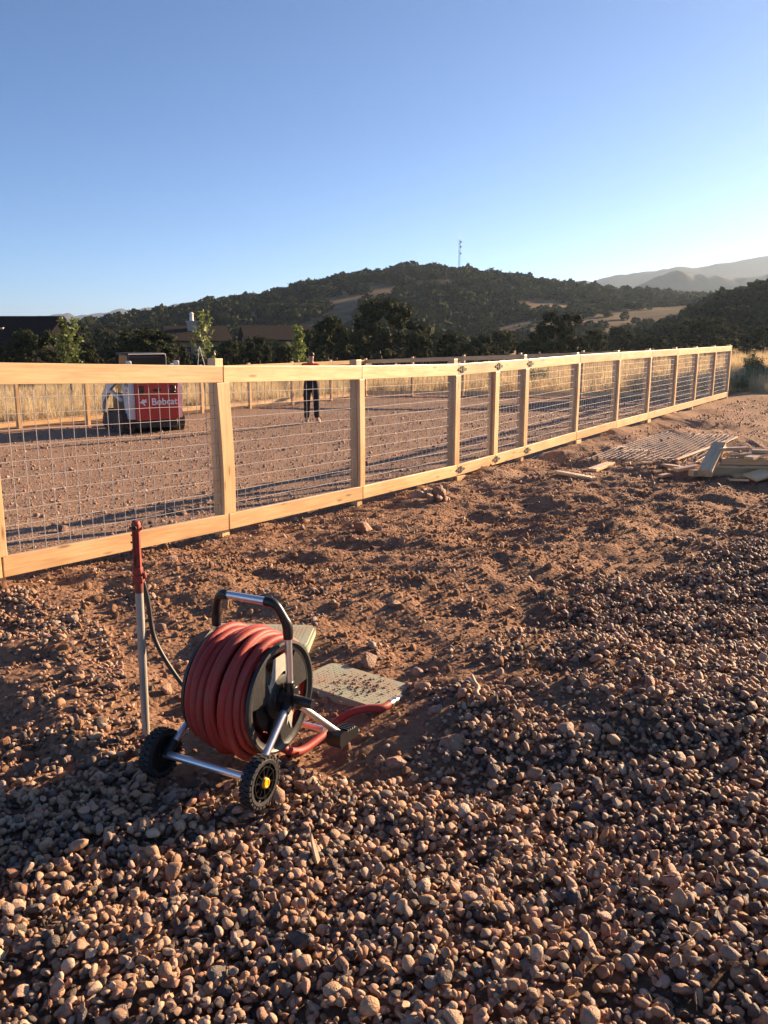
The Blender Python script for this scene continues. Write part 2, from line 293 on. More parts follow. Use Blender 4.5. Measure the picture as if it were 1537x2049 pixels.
# ------------------------------------------------------------------ object helpers
def tag(o, label=None, cat=None, group=None, kind=None):
    if label: o['label'] = label
    if cat: o['category'] = cat
    if group: o['group'] = group
    if kind: o['kind'] = kind
    return o
def wmat(o):
    m = o.matrix_basis.copy()
    return (wmat(o.parent) @ o.matrix_parent_inverse @ m) if o.parent else m
def empty(name, loc=(0, 0, 0), rz=0.0, label=None, cat=None, group=None):
    o = bpy.data.objects.new(name, None); COL.objects.link(o); o.location = loc; o.rotation_euler = (0, 0, rz); o.empty_display_size = .1
    return tag(o, label, cat, group)
def link(name, me, parent=None, keep=False):
    o = bpy.data.objects.new(name, me); COL.objects.link(o)
    if parent:
        o.parent = parent
        if keep: o.matrix_parent_inverse = wmat(parent).inverted()
    return o
def mesh_np(name, v, f, m, smooth=None):
    me = bpy.data.meshes.new(name); me.from_pydata([tuple(p) for p in v], [], [tuple(q) for q in f]); me.update()
    if m: me.materials.append(m)
    if smooth is not None and len(f):
        me.polygons.foreach_set('use_smooth', [True] * len(me.polygons))
        if smooth < 180: me.set_sharp_from_angle(angle=R(smooth))
    return me
def quads_np(name, V, m):                       # V: (n,4,3) loose quads
    n = len(V); me = bpy.data.meshes.new(name); me.vertices.add(n * 4); me.vertices.foreach_set('co', np.ascontiguousarray(V, dtype=np.float32).ravel())
    me.loops.add(n * 4); me.loops.foreach_set('vertex_index', np.arange(n * 4, dtype=np.int32)); me.polygons.add(n)
    me.polygons.foreach_set('loop_start', np.arange(0, n * 4, 4, dtype=np.int32)); me.update(calc_edges=True); me.materials.append(m); return me
class MB:
    def __init__(s): s.v = []; s.f = []
    def add(s, v, f, mx=None):
        k = len(s.v)
        for p in v: s.v.append(tuple(mx @ Vector(p)) if mx else tuple(p))
        for q in f: s.f.append(tuple(i + k for i in q))
        return s
    def box(s, lo, hi, mx=None, bev=0.0):
        if bev:
            bm = bmesh.new(); bmesh.ops.create_cube(bm, size=1.0)
            for v in bm.verts: v.co = Vector([lo[i] + (v.co[i] + .5) * (hi[i] - lo[i]) for i in range(3)])
            bmesh.ops.bevel(bm, geom=bm.edges[:], offset=bev, segments=1, profile=.5, affect='EDGES')
            bm.verts.index_update(); s.add([v.co.copy() for v in bm.verts], [[v.index for v in f.verts] for f in bm.faces], mx); bm.free(); return s
        (a, b, c), (d, e, g) = lo, hi
        return s.add([(a, b, c), (d, b, c), (d, e, c), (a, e, c), (a, b, g), (d, b, g), (d, e, g), (a, e, g)],
                     [(0, 3, 2, 1), (4, 5, 6, 7), (0, 1, 5, 4), (1, 2, 6, 5), (2, 3, 7, 6), (3, 0, 4, 7)], mx)
    def tube(s, pts, r, n=10, cap=True, mx=None):
        pts = [Vector(p) for p in pts]; rr = r if isinstance(r, (list, tuple)) else [r] * len(pts); V = []; F = []
        up = None
        for i, p in enumerate(pts):
            t = (pts[min(i + 1, len(pts) - 1)] - pts[max(i - 1, 0)]).normalized()
            if up is None: up = t.orthogonal().normalized()
            up = (up - t * up.dot(t)); up = up.normalized() if up.length > 1e-6 else t.orthogonal().normalized()
            w = t.cross(up)
            for k in range(n): a = 2 * math.pi * k / n; V.append(p + (up * math.cos(a) + w * math.sin(a)) * rr[i])
        for i in range(len(pts) - 1):
            for k in range(n): F.append((i * n + k, i * n + (k + 1) % n, (i + 1) * n + (k + 1) % n, (i + 1) * n + k))
        if cap: F.append(tuple(range(n))[::-1]); F.append(tuple((len(pts) - 1) * n + k for k in range(n)))
        return s.add(V, F, mx)
    def lathe(s, prof, n=32, axis='X', mx=None, closed=False):   # prof: (along, radius)
        V = []; F = []
        for (a, r) in prof:
            for k in range(n):
                t = 2 * math.pi * k / n; c, d = r * math.cos(t), r * math.sin(t)
                V.append((a, c, d) if axis == 'X' else ((c, a, d) if axis == 'Y' else (c, d, a)))
        m = len(prof)
        for i in range(m if closed else m - 1):
            for k in range(n): F.append((i * n + k, i * n + (k + 1) % n, ((i + 1) % m) * n + (k + 1) % n, ((i + 1) % m) * n + k))
        if not closed:
            F.append(tuple(range(n))[::-1]); F.append(tuple((m - 1) * n + k for k in range(n)))
        return s.add(V, F, mx)
    def prism(s, pts, t0, t1, axis='Y', mx=None):      # 2D outline extruded along an axis
        n = len(pts); mk = (lambda p, t: (p[0], t, p[1])) if axis == 'Y' else ((lambda p, t: (t, p[0], p[1])) if axis == 'X' else (lambda p, t: (p[0], p[1], t)))
        V = [mk(p, t0) for p in pts] + [mk(p, t1) for p in pts]
        F = [tuple(range(n)), tuple(range(n, 2 * n))[::-1]] + [(i, i + n, (i + 1) % n + n, (i + 1) % n) for i in range(n)]
        return s.add(V, F, mx)
    def build(s, name, m, parent=None, smooth=40, keep=False):
        me = mesh_np(name, s.v, s.f, m, smooth)
        bm = bmesh.new(); bm.from_mesh(me); bmesh.ops.recalc_face_normals(bm, faces=bm.faces); bm.to_mesh(me); bm.free()
        if smooth is not None and smooth < 180: me.set_sharp_from_angle(angle=R(smooth))
        return link(name, me, parent, keep)
def axes(o, origin, x, y, z):
    x, y, z = Vector(x).normalized(), Vector(y).normalized(), Vector(z).normalized()
    o.matrix_basis = Matrix(((x.x, y.x, z.x, origin[0]), (x.y, y.y, z.y, origin[1]), (x.z, y.z, z.z, origin[2]), (0, 0, 0, 1)))
    return o
def spline(pts, n=8):
    P = [Vector(p) for p in pts]; P = [P[0] * 2 - P[1]] + P + [P[-1] * 2 - P[-2]]; out = []
    for i in range(1, len(P) - 2):
        for k in range(n):
            t = k / n; a, b, c, d = P[i - 1], P[i], P[i + 1], P[i + 2]
            out.append(.5 * ((2 * b) + (c - a) * t + (2 * a - 5 * b + 4 * c - d) * t * t + (3 * b - a - 3 * c + d) * t ** 3))
    return out + [P[-2]]
_bc = {}
def board(name, p0, p1, wide, thick, front, parent=None, warp=0.0, bev=.004):
    """a sawn board from p0 to p1 (centre line); wide across, thick along `front`"""
    p0, p1 = Vector(p0), Vector(p1); x = (p1 - p0); ln = x.length; x.normalize(); f = Vector(front); f = (f - x * f.dot(x)).normalized(); z = x.cross(f)
    bm = bmesh.new(); ns = 10
    bmesh.ops.create_cube(bm, size=1.0)
    for v in bm.verts: v.co = Vector((v.co.x * ln, v.co.y * thick, v.co.z * wide))
    bmesh.ops.bevel(bm, geom=bm.edges[:], offset=bev, segments=2, profile=.6, affect='EDGES')
    if warp:
        long = [e for e in bm.edges if abs((e.verts[0].co - e.verts[1].co).x) > ln * .5]
        bmesh.ops.subdivide_edges(bm, edges=long, cuts=ns, use_grid_fill=True)
        for v in bm.verts: t = v.co.x / ln; v.co.z += warp * (math.cos(t * math.pi) - .3 * math.sin(t * 5)); v.co.y += warp * .3 * math.cos(t * 3)
    me = bpy.data.meshes.new(name); bm.to_mesh(me); bm.free(); me.materials.append(M['wood'])
    o = link(name, me, parent, keep=True); return axes(o, (p0 + p1) / 2, x, f, z)

# scatter: instances on points (only for what nobody could count)
def scatter(name, variants, P, rot, scl, idx, parent=None, label=None):
    c = bpy.data.collections.new(name + '_pieces')
    for i, me in enumerate(variants): c.objects.link(bpy.data.objects.new('%s_piece_%02d' % (name, i), me))
    n = len(P); me = bpy.data.meshes.new(name); me.vertices.add(n); me.vertices.foreach_set('co', np.asarray(P, np.float32).ravel())
    for nm, ty, dat, key in (('rot', 'FLOAT_VECTOR', rot, 'vector'), ('scl', 'FLOAT_VECTOR', scl, 'vector'), ('idx', 'INT', idx, 'value')):
        a = me.attributes.new(nm, ty, 'POINT'); a.data.foreach_set(key, np.asarray(dat, np.int32 if ty == 'INT' else np.float32).ravel())
    o = link(name, me, parent)
    g = bpy.data.node_groups.new(name + '_nodes', 'GeometryNodeTree'); g.interface.new_socket('Geometry', in_out='INPUT', socket_type='NodeSocketGeometry'); g.interface.new_socket('Geometry', in_out='OUTPUT', socket_type='NodeSocketGeometry')
    N, L = g.nodes, g.links; gi = N.new('NodeGroupInput'); go = N.new('NodeGroupOutput'); ip = N.new('GeometryNodeInstanceOnPoints'); ci = N.new('GeometryNodeCollectionInfo')
    ci.inputs[0].default_value = c; ci.inputs[1].default_value = True; ci.inputs[2].default_value = True
    def na(nm, t): a = N.new('GeometryNodeInputNamedAttribute'); a.data_type = t; a.inputs[0].default_value = nm; return a.outputs[0]
    e = N.new('FunctionNodeEulerToRotation'); L.new(na('rot', 'FLOAT_VECTOR'), e.inputs[0])
    L.new(gi.outputs[0], ip.inputs['Points']); L.new(ci.outputs[0], ip.inputs['Instance']); ip.inputs['Pick Instance'].default_value = True
    L.new(na('idx', 'INT'), ip.inputs['Instance Index']); L.new(e.outputs[0], ip.inputs['Rotation']); L.new(na('scl', 'FLOAT_VECTOR'), ip.inputs['Scale']); L.new(ip.outputs[0], go.inputs[0])
    md = o.modifiers.new('scatter', 'NODES'); md.node_group = g
    return tag(o, label, None, None, 'stuff')

# ------------------------------------------------------------------ ground sheet
def graded(lo, hi, step, far, ratio=1.11):
    a = list(np.arange(lo, hi, step)); s = step; x = lo; left = []
    while x > -far: s *= ratio; x -= s; left.append(x)
    s = step; x = a[-1]
    while x < far: s *= ratio; x += s; a.append(x)
    return np.array(left[::-1] + a)
gx = graded(-3.6, 6.4, .03, 5200); gy = graded(1.2, 11.0, .03, 5200)
GX, GY = np.meshgrid(gx, gy); GZ = ground_z(GX, GY)
nx, ny = len(gx), len(gy); i_ = np.arange((ny - 1) * (nx - 1)); r_, c_ = i_ // (nx - 1), i_ % (nx - 1); q0 = r_ * nx + c_
me = bpy.data.meshes.new('ground'); me.vertices.add(nx * ny); me.vertices.foreach_set('co', np.stack([GX, GY, GZ], -1).astype(np.float32).ravel())
nq = len(q0); me.loops.add(nq * 4); me.loops.foreach_set('vertex_index', np.stack([q0, q0 + 1, q0 + nx + 1, q0 + nx], -1).astype(np.int32).ravel()); me.polygons.add(nq)
me.polygons.foreach_set('loop_start', np.arange(0, nq * 4, 4, dtype=np.int32)); me.polygons.foreach_set('use_smooth', np.ones(nq, bool)); me.update(calc_edges=True); me.materials.append(M['ground'])
za = np.zeros((nx * ny, 4), np.float32); za[:, 3] = 1
XF, YF = GX.ravel(), GY.ravel(); am = arena_mask(XF, YF); pd = pdist(XF, YF)
wob = fbm(XF * .5, YF * .5, 77, 3)
road = sstep(0, 1.5, YF - 9 - .25 * XF + wob) * (1 - sstep(0, .6, pd)) * .75
za[:, 0] = np.clip(am + road, 0, 1); za[:, 1] = np.clip(soft_at(GS, XF, YF) + .25 * fbm(XF * 6, YF * 6, 15, 2), 0, 1) * (np.hypot(XF, YF) < 14)
outside = 1 - np.clip(am + (1 - sstep(-.5, 1.2, np.maximum(pd * 0, (YF - 20 - .15 * XF + 1.5 * wob)))) , 0, 1)
inner = (pd > -.8) & (am < .01)
beyond = sstep(.6, 2.2, np.maximum.reduce([(XF - CX) * 0 + (-( (XF - DX) * (CY - DY) / 13.67 - (YF - DY) * (CX - DX) / 13.67)), -((XF - CX) * (EY - CY) / 13.3 - (YF - CY) * (EX - CX) / 13.3)]) + .6 * wob)
za[:, 2] = np.clip(beyond * sstep(0, 3, YF - 19 + wob), 0, 1) * (1 - am)
at = me.attributes.new('zone', 'FLOAT_COLOR', 'POINT'); at.data.foreach_set('color', za.ravel())
ground = tag(link('ground', me), kind='structure')

# ------------------------------------------------------------------ hills, mountains
def ridge(name, prof, Y, front, back, m, namp=1.0, nscale=.03, nu=160, nv=40, base_z=-1.5, rough=0.0):
    px = np.array([p[0] for p in prof], float); py = np.array([p[1] for p in prof], float)
    u = np.linspace(px[0], px[-1], nu); hpy = np.interp(u, px, py)
    X = np.array([on_y(a, 690, Y).x for a in u]); Zr = np.array([on_y(768, b, Y).z for b in hpy]); v = np.linspace(-1, 1, nv)
    def height(x, y):
        zr = np.interp(x, X, Zr) + rough * fbm(np.asarray(x) / Y * 60, np.asarray(x) * 0, 5, 4)
        t = np.where(y < Y, (y - Y) / front, (y - Y) / back); t = np.clip(t, -1, 1)
        sh = .5 + .5 * np.cos(np.pi * t); sh = np.where(y < Y, sh ** .8, sh)
        n = fbm(np.asarray(x) * nscale, np.asarray(y) * nscale * .6, 91, 4) * namp * np.clip((zr - base_z) / (20 * max(1, Y / 330)), .05, 1) * (1 - sh ** 6) * sh ** .3
        return base_z + (zr - base_z) * sh + n
    yy = np.where(v < 0, Y + v * front, Y + v * back); XX, YY = np.meshgrid(X, yy); ZZ = height(XX, YY)
    F = [(j * nu + i, j * nu + i + 1, (j + 1) * nu + i + 1, (j + 1) * nu + i) for j in range(nv - 1) for i in range(nu - 1)]
    o = link(name, mesh_np(name, np.stack([XX, YY, ZZ], -1).reshape(-1, 3), F, m, 180)); tag(o, kind='structure'); return height, X
H1, X1 = ridge('hill', [(-500, 708), (0, 708), (150, 713), (215, 693), (280, 671), (350, 647), (420, 631), (490, 617), (560, 602), (630, 585), (700, 571), (770, 556), (840, 553), (900, 558), (960, 566), (1040, 578), (1100, 588), (1150, 594), (1250, 601), (1380, 608), (1500, 617), (1700, 623), (2100, 651)], 330, 190, 150, M['hill'], 1.2, .03)
H2, X2 = ridge('grassy_hill', [(700, 700), (820, 690), (880, 666), (950, 645), (1010, 634), (1060, 628), (1130, 624), (1200, 621), (1320, 614), (1430, 609), (1540, 602), (1700, 606), (2100, 640)], 215, 95, 60, M['hillg'], 1.2, .05, 120, 30)
H3, X3 = ridge('wooded_slope', [(1330, 700), (1400, 682), (1450, 648), (1480, 618), (1510, 600), (1545, 588), (1650, 560), (1800, 548), (2100, 556), (2500, 600), (2800, 690)], 105, 60, 70, M['hill'], .8, .08, 90, 30, base_z=-.8)
ridge('mountain', [(-900, 660), (-300, 655), (60, 650), (110, 640), (140, 630), (165, 640), (200, 640), (240, 632), (300, 620), (340, 613), (380, 606), (430, 612), (600, 640), (900, 670)], 2600, 190, 300, M['mount'], 12, .004, 200, 24, rough=6)
ridge('mountain', [(-1200, 640), (-300, 636), (-60, 642), (40, 638), (110, 628), (150, 634), (230, 623), (300, 616), (350, 612), (450, 622), (700, 650), (1000, 670)], 3300, 220, 400, M['mount'], 15, .003, 200, 24, rough=8)
ridge('mountain', [(700, 640), (900, 610), (1060, 578), (1120, 565), (1200, 557), (1260, 546), (1320, 541), (1380, 533), (1440, 524), (1500, 514), (1560, 507), (1700, 504), (1950, 506), (2400, 540), (3000, 600)], 1500, 215, 400, M['mount'], 6, .006, 200, 24, rough=3)
ridge('mountain', [(1000, 640), (1180, 600), (1260, 578), (1300, 559), (1340, 549), (1390, 547), (1440, 553), (1500, 553), (1560, 548), (1700, 545), (2000, 552), (2500, 610)], 900, 105, 300, M['mount'], 6, .008, 160, 24, rough=3)
ridge('foothill', [(1150, 640), (1280, 612), (1380, 600), (1450, 588), (1520, 580), (1600, 574), (1800, 580), (2200, 630)], 600, 90, 180, M['hillg'], 4, .015, 120, 24)

# ------------------------------------------------------------------ stones
def pebble(seed, kind):
    r = random.Random(seed); bm = bmesh.new()
    if kind == 'round':
        bmesh.ops.create_icosphere(bm, subdivisions=2, radius=1)
        ax = [r.uniform(.85, 1.25), r.uniform(.7, .95), r.uniform(.42, .75)]; o = Vector((r.random() * 9, r.random() * 9, r.random() * 9))
        from mathutils import noise
        pl = [(Vector((r.gauss(0, 1), r.gauss(0, 1), r.gauss(0, 1))).normalized(), r.uniform(.55, .85)) for _ in range(7)]
        for v in bm.verts:
            p = v.co.normalized(); d = 1 + .24 * noise.noise(p * 1.2 + o) + .10 * noise.noise(p * 2.9 + o)
            q = p * d
            for nrm, dist in pl:
                k = q.dot(nrm) - dist
                if k > 0: q -= nrm * k * .75
            v.co = Vector((q.x * ax[0], q.y * ax[1], q.z * ax[2]))
    else:
        pts = []
        for _ in range(15):
            p = Vector((r.gauss(0, 1), r.gauss(0, 1), r.gauss(0, 1))).normalized() * r.uniform(.8, 1.1); pts.append(bm.verts.new((p.x * 1.15, p.y * .85, p.z * .65)))
        res = bmesh.ops.convex_hull(bm, input=pts); bmesh.ops.delete(bm, geom=[g for g in res['geom_interior'] if isinstance(g, bmesh.types.BMVert)], context='VERTS')
        bmesh.ops.bevel(bm, geom=bm.edges[:], offset=.09, segments=1, profile=.5, affect='EDGES')
    me = bpy.data.meshes.new('stone'); bm.to_mesh(me); bm.free(); me.polygons.foreach_set('use_smooth', [True] * len(me.polygons))
    if kind != 'round': me.set_sharp_from_angle(angle=R(28))
    return me
peb = [pebble(i, 'round' if i % 16 < 9 else 'rough') for i in range(16)]
for p in peb: p.materials.append(M['pebble'])
clod = [pebble(100 + i, 'rough' if i % 2 else 'round') for i in range(6)]
for p in clod: p.materials.append(M['soil'])
rocks = [pebble(200 + i, 'rough' if i % 3 else 'round') for i in range(8)]
for p in rocks: p.materials.append(M['rock'])

# candidate stones: jittered grid, gravel beds dense, the dirt sparse
def cand(x0, x1, y0, y1, sp, seed):
    g = np.random.default_rng(seed); X, Y = np.meshgrid(np.arange(x0, x1, sp), np.arange(y0, y1, sp)); X = X.ravel() + g.uniform(-.5, .5, X.size) * sp; Y = Y.ravel() + g.uniform(-.5, .5, Y.size) * sp
    return X, Y, g
px_, py_, g_ = cand(-2.4, 6.2, 1.2, 9.0, .0185, 3)
gs_ = soft_at(GS, px_, py_) + .30 * fbm(px_ * 5, py_ * 5, 17, 3); m1 = g_.random(px_.size) < sstep(.12, .80, gs_); m2 = gravel_mask(px_, py_, GRAVEL2) & ~m1
inview = (np.abs(px_) < 1.3 + .62 * py_)
patch = fbm(px_ * 1.6, py_ * 1.6, 123, 3)
far_thin = np.where(py_ > 5.5, .75, 1.0)
keep = inview & ((m1 & (g_.random(px_.size) < np.where(patch < -.7, .7, .98) * far_thin)) | (m2 & (g_.random(px_.size) < .42 + .3 * patch)) | (~m1 & ~m2 & (g_.random(px_.size) < .05 + .07 * np.clip(patch, 0, 1))))
sx, sy = px_[keep], py_[keep]; ing = m1[keep]; mid = m2[keep]
n = len(sx); rad = np.clip(g_.lognormal(math.log(.0134), .34, n), .006, .036); rad = np.where(ing, rad, np.where(mid, rad * .85, rad * .62))
big = ~ing & (g_.random(n) < .05); rad = np.where(big, rad * 1.9, rad)
order = g_.permutation(n); sx, sy, rad, ing = sx[order], sy[order], rad[order], ing[order]
cell = .008; hx0, hy0 = -3.0, .9; HXn, HYn = int(10.2 / cell), int(9.0 / cell)
HXg, HYg = np.meshgrid(hx0 + np.arange(HXn) * cell, hy0 + np.arange(HYn) * cell); HF = ground_z(HXg, HYg, True); G0 = HF.copy()
vi = g_.integers(0, len(peb), n); ex = np.array([[max(abs(v.co.x) for v in p.vertices), max(abs(v.co.y) for v in p.vertices), max(abs(v.co.z) for v in p.vertices)] for p in peb])
SP_ = np.zeros((n, 3)); SR = np.zeros((n, 3)); hz_ = g_.uniform(0, 6.283, n); tl = g_.normal(0, .45, (n, 2))
KEEPOUT = [(-.19, 3.72, .17), (-.55, 4.27, .20)]
alive = np.ones(n, bool)
for i in range(n):
    r = rad[i]; k = max(1, int(r * .8 / cell)); ci, cj = int((sx[i] - hx0) / cell), int((sy[i] - hy0) / cell)
    if ci < k + 4 or cj < k + 4 or ci >= HXn - k - 4 or cj >= HYn - k - 4: alive[i] = False; continue
    w = HF[cj - k:cj + k + 1, ci - k:ci + k + 1]; cz = ex[vi[i], 2] * r
    gxs = (w[:, -1].mean() - w[:, 0].mean()) / (2 * k * cell); gys = (w[-1].mean() - w[0].mean()) / (2 * k * cell)
    base_h = .55 * w.max() + .45 * w.mean()
    z = base_h + cz * (.35 if ing[i] else .05)
    if z - G0[cj, ci] > .05: alive[i] = False; continue
    SP_[i] = (sx[i], sy[i], z); ax_ = max(-.7, min(.7, math.atan(gys))); ay_ = max(-.7, min(.7, -math.atan(gxs)))
    SR[i] = (ax_ + tl[i, 0], ay_ + tl[i, 1], hz_[i])
    kk = max(1, int(r / cell)); d2 = ((np.arange(-kk, kk + 1) * cell) ** 2); dd = (d2[:, None] + d2[None, :]) / (r * r); top = z + cz * np.sqrt(np.clip(1 - dd, 0, 1)); ww = HF[cj - kk:cj + kk + 1, ci - kk:ci + kk + 1]
    np.copyto(ww, np.where(dd < 1, np.maximum(ww, top), ww))
for fx, fy, r in KEEPOUT: alive &= ~(((sx - fx) ** 2 + (sy - fy) ** 2) < r * r)
SP_, SR, rad, vi, ing = SP_[alive], SR[alive], rad[alive], vi[alive], ing[alive]
# the 300 stones that show largest are objects of their own
cz_ = CAMZ - SP_[:, 2]; zc = SP_[:, 1] * CP + cz_ * SP; uu = SP_[:, 0] / zc; vv = (SP_[:, 1] * -SP + cz_ * CP) / zc
vis = (np.abs(uu) < .47) & (vv < .625) & (vv > -.2)
jj = np.clip(((SP_[:, 1] - hy0) / cell).astype(int), 0, HYn - 1); ii = np.clip(((SP_[:, 0] - hx0) / cell).astype(int), 0, HXn - 1)
topmost = (SP_[:, 2] + ex[vi, 2] * rad) > HF[jj, ii] - .004
score = np.where(vis & topmost, rad / zc, 0); pick = np.argsort(-score)[:262]; rest = np.ones(len(rad), bool); rest[pick] = False
def put(me_, name, P, rot, s, parent=None):
    o = link(name, me_, parent); o.location = P; o.rotation_euler = rot; o.scale = (s, s, s); return o
for i in pick: put(peb[vi[i]], 'stone', SP_[i], SR[i], rad[i], ground)
scatter('gravel', peb, SP_[rest], SR[rest], np.repeat(rad[rest][:, None], 3, 1), vi[rest], ground)
# crumbs of soil over the dirt
cx_, cy_, g2 = cand(-3.2, 7.5, 2.4, 12.5, .036, 9)
pm = fbm(cx_ * 1.1, cy_ * 1.3, 222, 3); kp = (np.abs(cx_) < 1 + .6 * cy_) & ~gravel_mask(cx_, cy_) & (pdist(cx_, cy_) < .4) & (g2.random(cx_.size) < np.clip(.42 + .5 * pm, .05, .9) * np.where(cy_ > 8, .6, 1))
for fx, fy, r in KEEPOUT: kp &= ~(((cx_ - fx) ** 2 + (cy_ - fy) ** 2) < r * r)
cx_, cy_ = cx_[kp], cy_[kp]; cr_ = np.clip(g2.lognormal(math.log(.0092), .55, len(cx_)), .004, .045)
scatter('soil_crumbs', clod, np.stack([cx_, cy_, ground_z(cx_, cy_) + cr_ * .15], -1), g2.uniform(0, 6.28, (len(cx_), 3)), np.repeat(cr_[:, None], 3, 1), g2.integers(0, 6, len(cx_)), ground)
# pebbly arena floor and track
ax_, ay_, g3 = cand(-9, 14, 6.5, 24, .11, 19)
kp = ((arena_mask(ax_, ay_) > .5) | ((pdist(ax_, ay_) < -.6) & (ay_ > 9.0))) & (g3.random(ax_.size) < .8); ax_, ay_ = ax_[kp], ay_[kp]; ar_ = np.clip(g3.lognormal(math.log(.014), .5, len(ax_)), .006, .05)
scatter('arena_pebbles', rocks, np.stack([ax_, ay_, ground_z(ax_, ay_) + ar_ * .12], -1), g3.uniform(0, 6.28, (len(ax_), 3)), np.repeat(ar_[:, None], 3, 1), g3.integers(0, 8, len(ax_)), ground)

# countable rocks: (px, py, half width px, label)
ROCKS = [(729, 1056, 27, 'pale flat boulder on the soil below the fence, beside the rubble heap'), (738, 1322, 27, 'rough brown rock at the back edge of the green valve box lid'),
         (795, 1522, 27, 'square brown rock on the gravel edge below the hose tail'), (905, 1487, 34, 'dark rounded rock half sunk in the dirt mound'), (838, 992, 22, 'brown rock on the left of the rubble heap by the fence'),
         (880, 985, 20, 'reddish rock on top of the rubble heap by the fence'), (893, 998, 12, 'small rock at the right foot of the rubble heap'), (1133, 1458, 26, 'tan angular rock on the gravel, left of a browner twin'),
         (1184, 1464, 24, 'brown rock beside a tan angular rock on the gravel'), (965, 1462, 18, 'small tan rock right of the sunken dark rock'), (787, 1207, 17, 'upright pale rock standing alone in the tilled dirt'), (345, 1118, 16, 'angular tan rock close under the bottom fence rail'),
         (125, 1060, 18, 'pink rock just inside the fence near its left end'), (835, 1345, 20, 'rounded rock in the cluster right of the valve lid'), (850, 1372, 16, 'darker rounded rock at the bottom of the cluster right of the valve lid'), (818, 1372, 13, 'small rock at the left of the cluster right of the valve lid'),
         (1368, 1330, 17, 'pale pink rock lying among the right hand pebbles'), (540, 1352, 14, 'tan rock seen behind the hose reel'), (230, 1370, 18, 'pale rock in the loose dirt behind the metal pipe'), (350, 1590, 30, 'large dark cobble under the silver axle of the hose reel'), (612, 1044, 12, 'small rock on the soil left of the pale flat boulder'), (320, 1255, 15, 'round tan stone on the soil right of the red pipe head')]
for i, (a, b, w, lab) in enumerate(ROCKS):
    P = hit(a, b + w * .25); d = (P - camo.location).length; s = w * d / FPX / 1.05
    o = put(rocks[(i * 3 + 1) % 8], 'rock', P + Vector((0, 0, s * .22)), (random.uniform(-.3, .3), random.uniform(-.3, .3), random.uniform(0, 6.28)), s); tag(o, lab, 'rock', 'rocks strewn on the dirt')

for i in range(16):                      # rubble of the heap by the fence
    P = hit(838 + 62 * random.random(), 978 + 26 * random.random()); sz = random.uniform(.025, .075); put(rocks[i % 8], 'stone', P + Vector((0, 0, sz * .3)), [random.uniform(0, 6.28) for _ in range(3)], sz, ground)
for i in range(22):
    P = hit(560 + 260 * random.random(), 1035 + 50 * random.random()); sz = random.uniform(.015, .045); put(rocks[i % 8], 'stone', P + Vector((0, 0, sz * .25)), [random.uniform(0, 6.28) for _ in range(3)], sz, ground)
# ------------------------------------------------------------------ near fence
FN3 = Vector((FN[0], FN[1], 0)); FU3 = Vector((FU[0], FU[1], 0))
def F3(s, z, off=0.0): x, y = fpt(s, off); return Vector((x, y, z))
def wires(x0, x1, z0f, z1f, P, parent, sp=.102, r=.0022):
    mb = MB(); L = x1 - x0; n = max(2, int(round(L / sp)))
    for k in range(n + 1): s = x0 + .02 + (L - .04) * k / n; mb.tube([P(s, z0f(s)), P(s, z1f(s))], r * 1.25, 5, False)
    m = max(2, int(round((z1f(x0) - z0f(x0)) / .104)))
    for j in range(1, m):
        t = j / m; a, b = P(x0 - .03, z0f(x0) + (z1f(x0) - z0f(x0)) * t), P(x1 + .03, z0f(x1) + (z1f(x1) - z0f(x1)) * t); off = FN3 * .005
        pts = []
        for q in range(9): p = a.lerp(b, q / 8) + off; p.z += math.sin(q * 2.1 + j) * .002; pts.append(p)
        mb.tube(pts, r * .85, 5, False)
    return mb.build('wire_mesh', M['wire'], parent, 180, keep=True)
fence = empty('fence', (*fpt(6), gz(*fpt(6))), 0, 'new pale timber and wire mesh fence running along the near side of the arena', 'fence', 'arena fences')
GATE = (6.07, 8.14); RB = .5 * .14
for i, s in enumerate(FS):
    x, y = fpt(s, -.045); top = ftop(s) + (.035 if s > 9 else .06 if s > 1 else .0); b0 = gz(x, y) - .25
    board('post', (x, y, b0), (x, y, top), .09, .09, FN3, fence)
    if s in GATE:
        continue
    w = .14 if i == 2 else .09
    board('batten', F3(s + (.02 if i == 2 else .0), ftop(s) - 1.42 + .14, .0225), F3(s, ftop(s) - .14, .0225), w, .038, FN3, fence, warp=.012 if i == 2 else .004)
for i in range(len(FS) - 1):
    s0, s1 = FS[i], FS[i + 1]
    if s0 == GATE[0]: continue
    for lift, nm in ((-.07, 'rail'), (-1.35, 'rail')):
        board(nm, F3(s0 + .002 + random.uniform(0, .01), ftop(s0) + lift, .0225), F3(s1 - .002, ftop(s1) + lift, .0225), .14, .038, FN3, fence)
    if s0 > -3: wires(s0 + .05, s1 - .05, lambda s: ftop(s) - 1.42 + .12, lambda s: ftop(s) - .12, lambda s, z: F3(s, z, -.006), fence)
for s in FS:                                 # short blocking under some rails
    if s in (GATE[0], 12.26, 10.2, 14.22, 16.23): board('blocking', F3(s, ftop(s) - 1.42 - .045, .03), F3(s + .22, ftop(s) - 1.42 - .045, .03), .06, .038, FN3, fence)
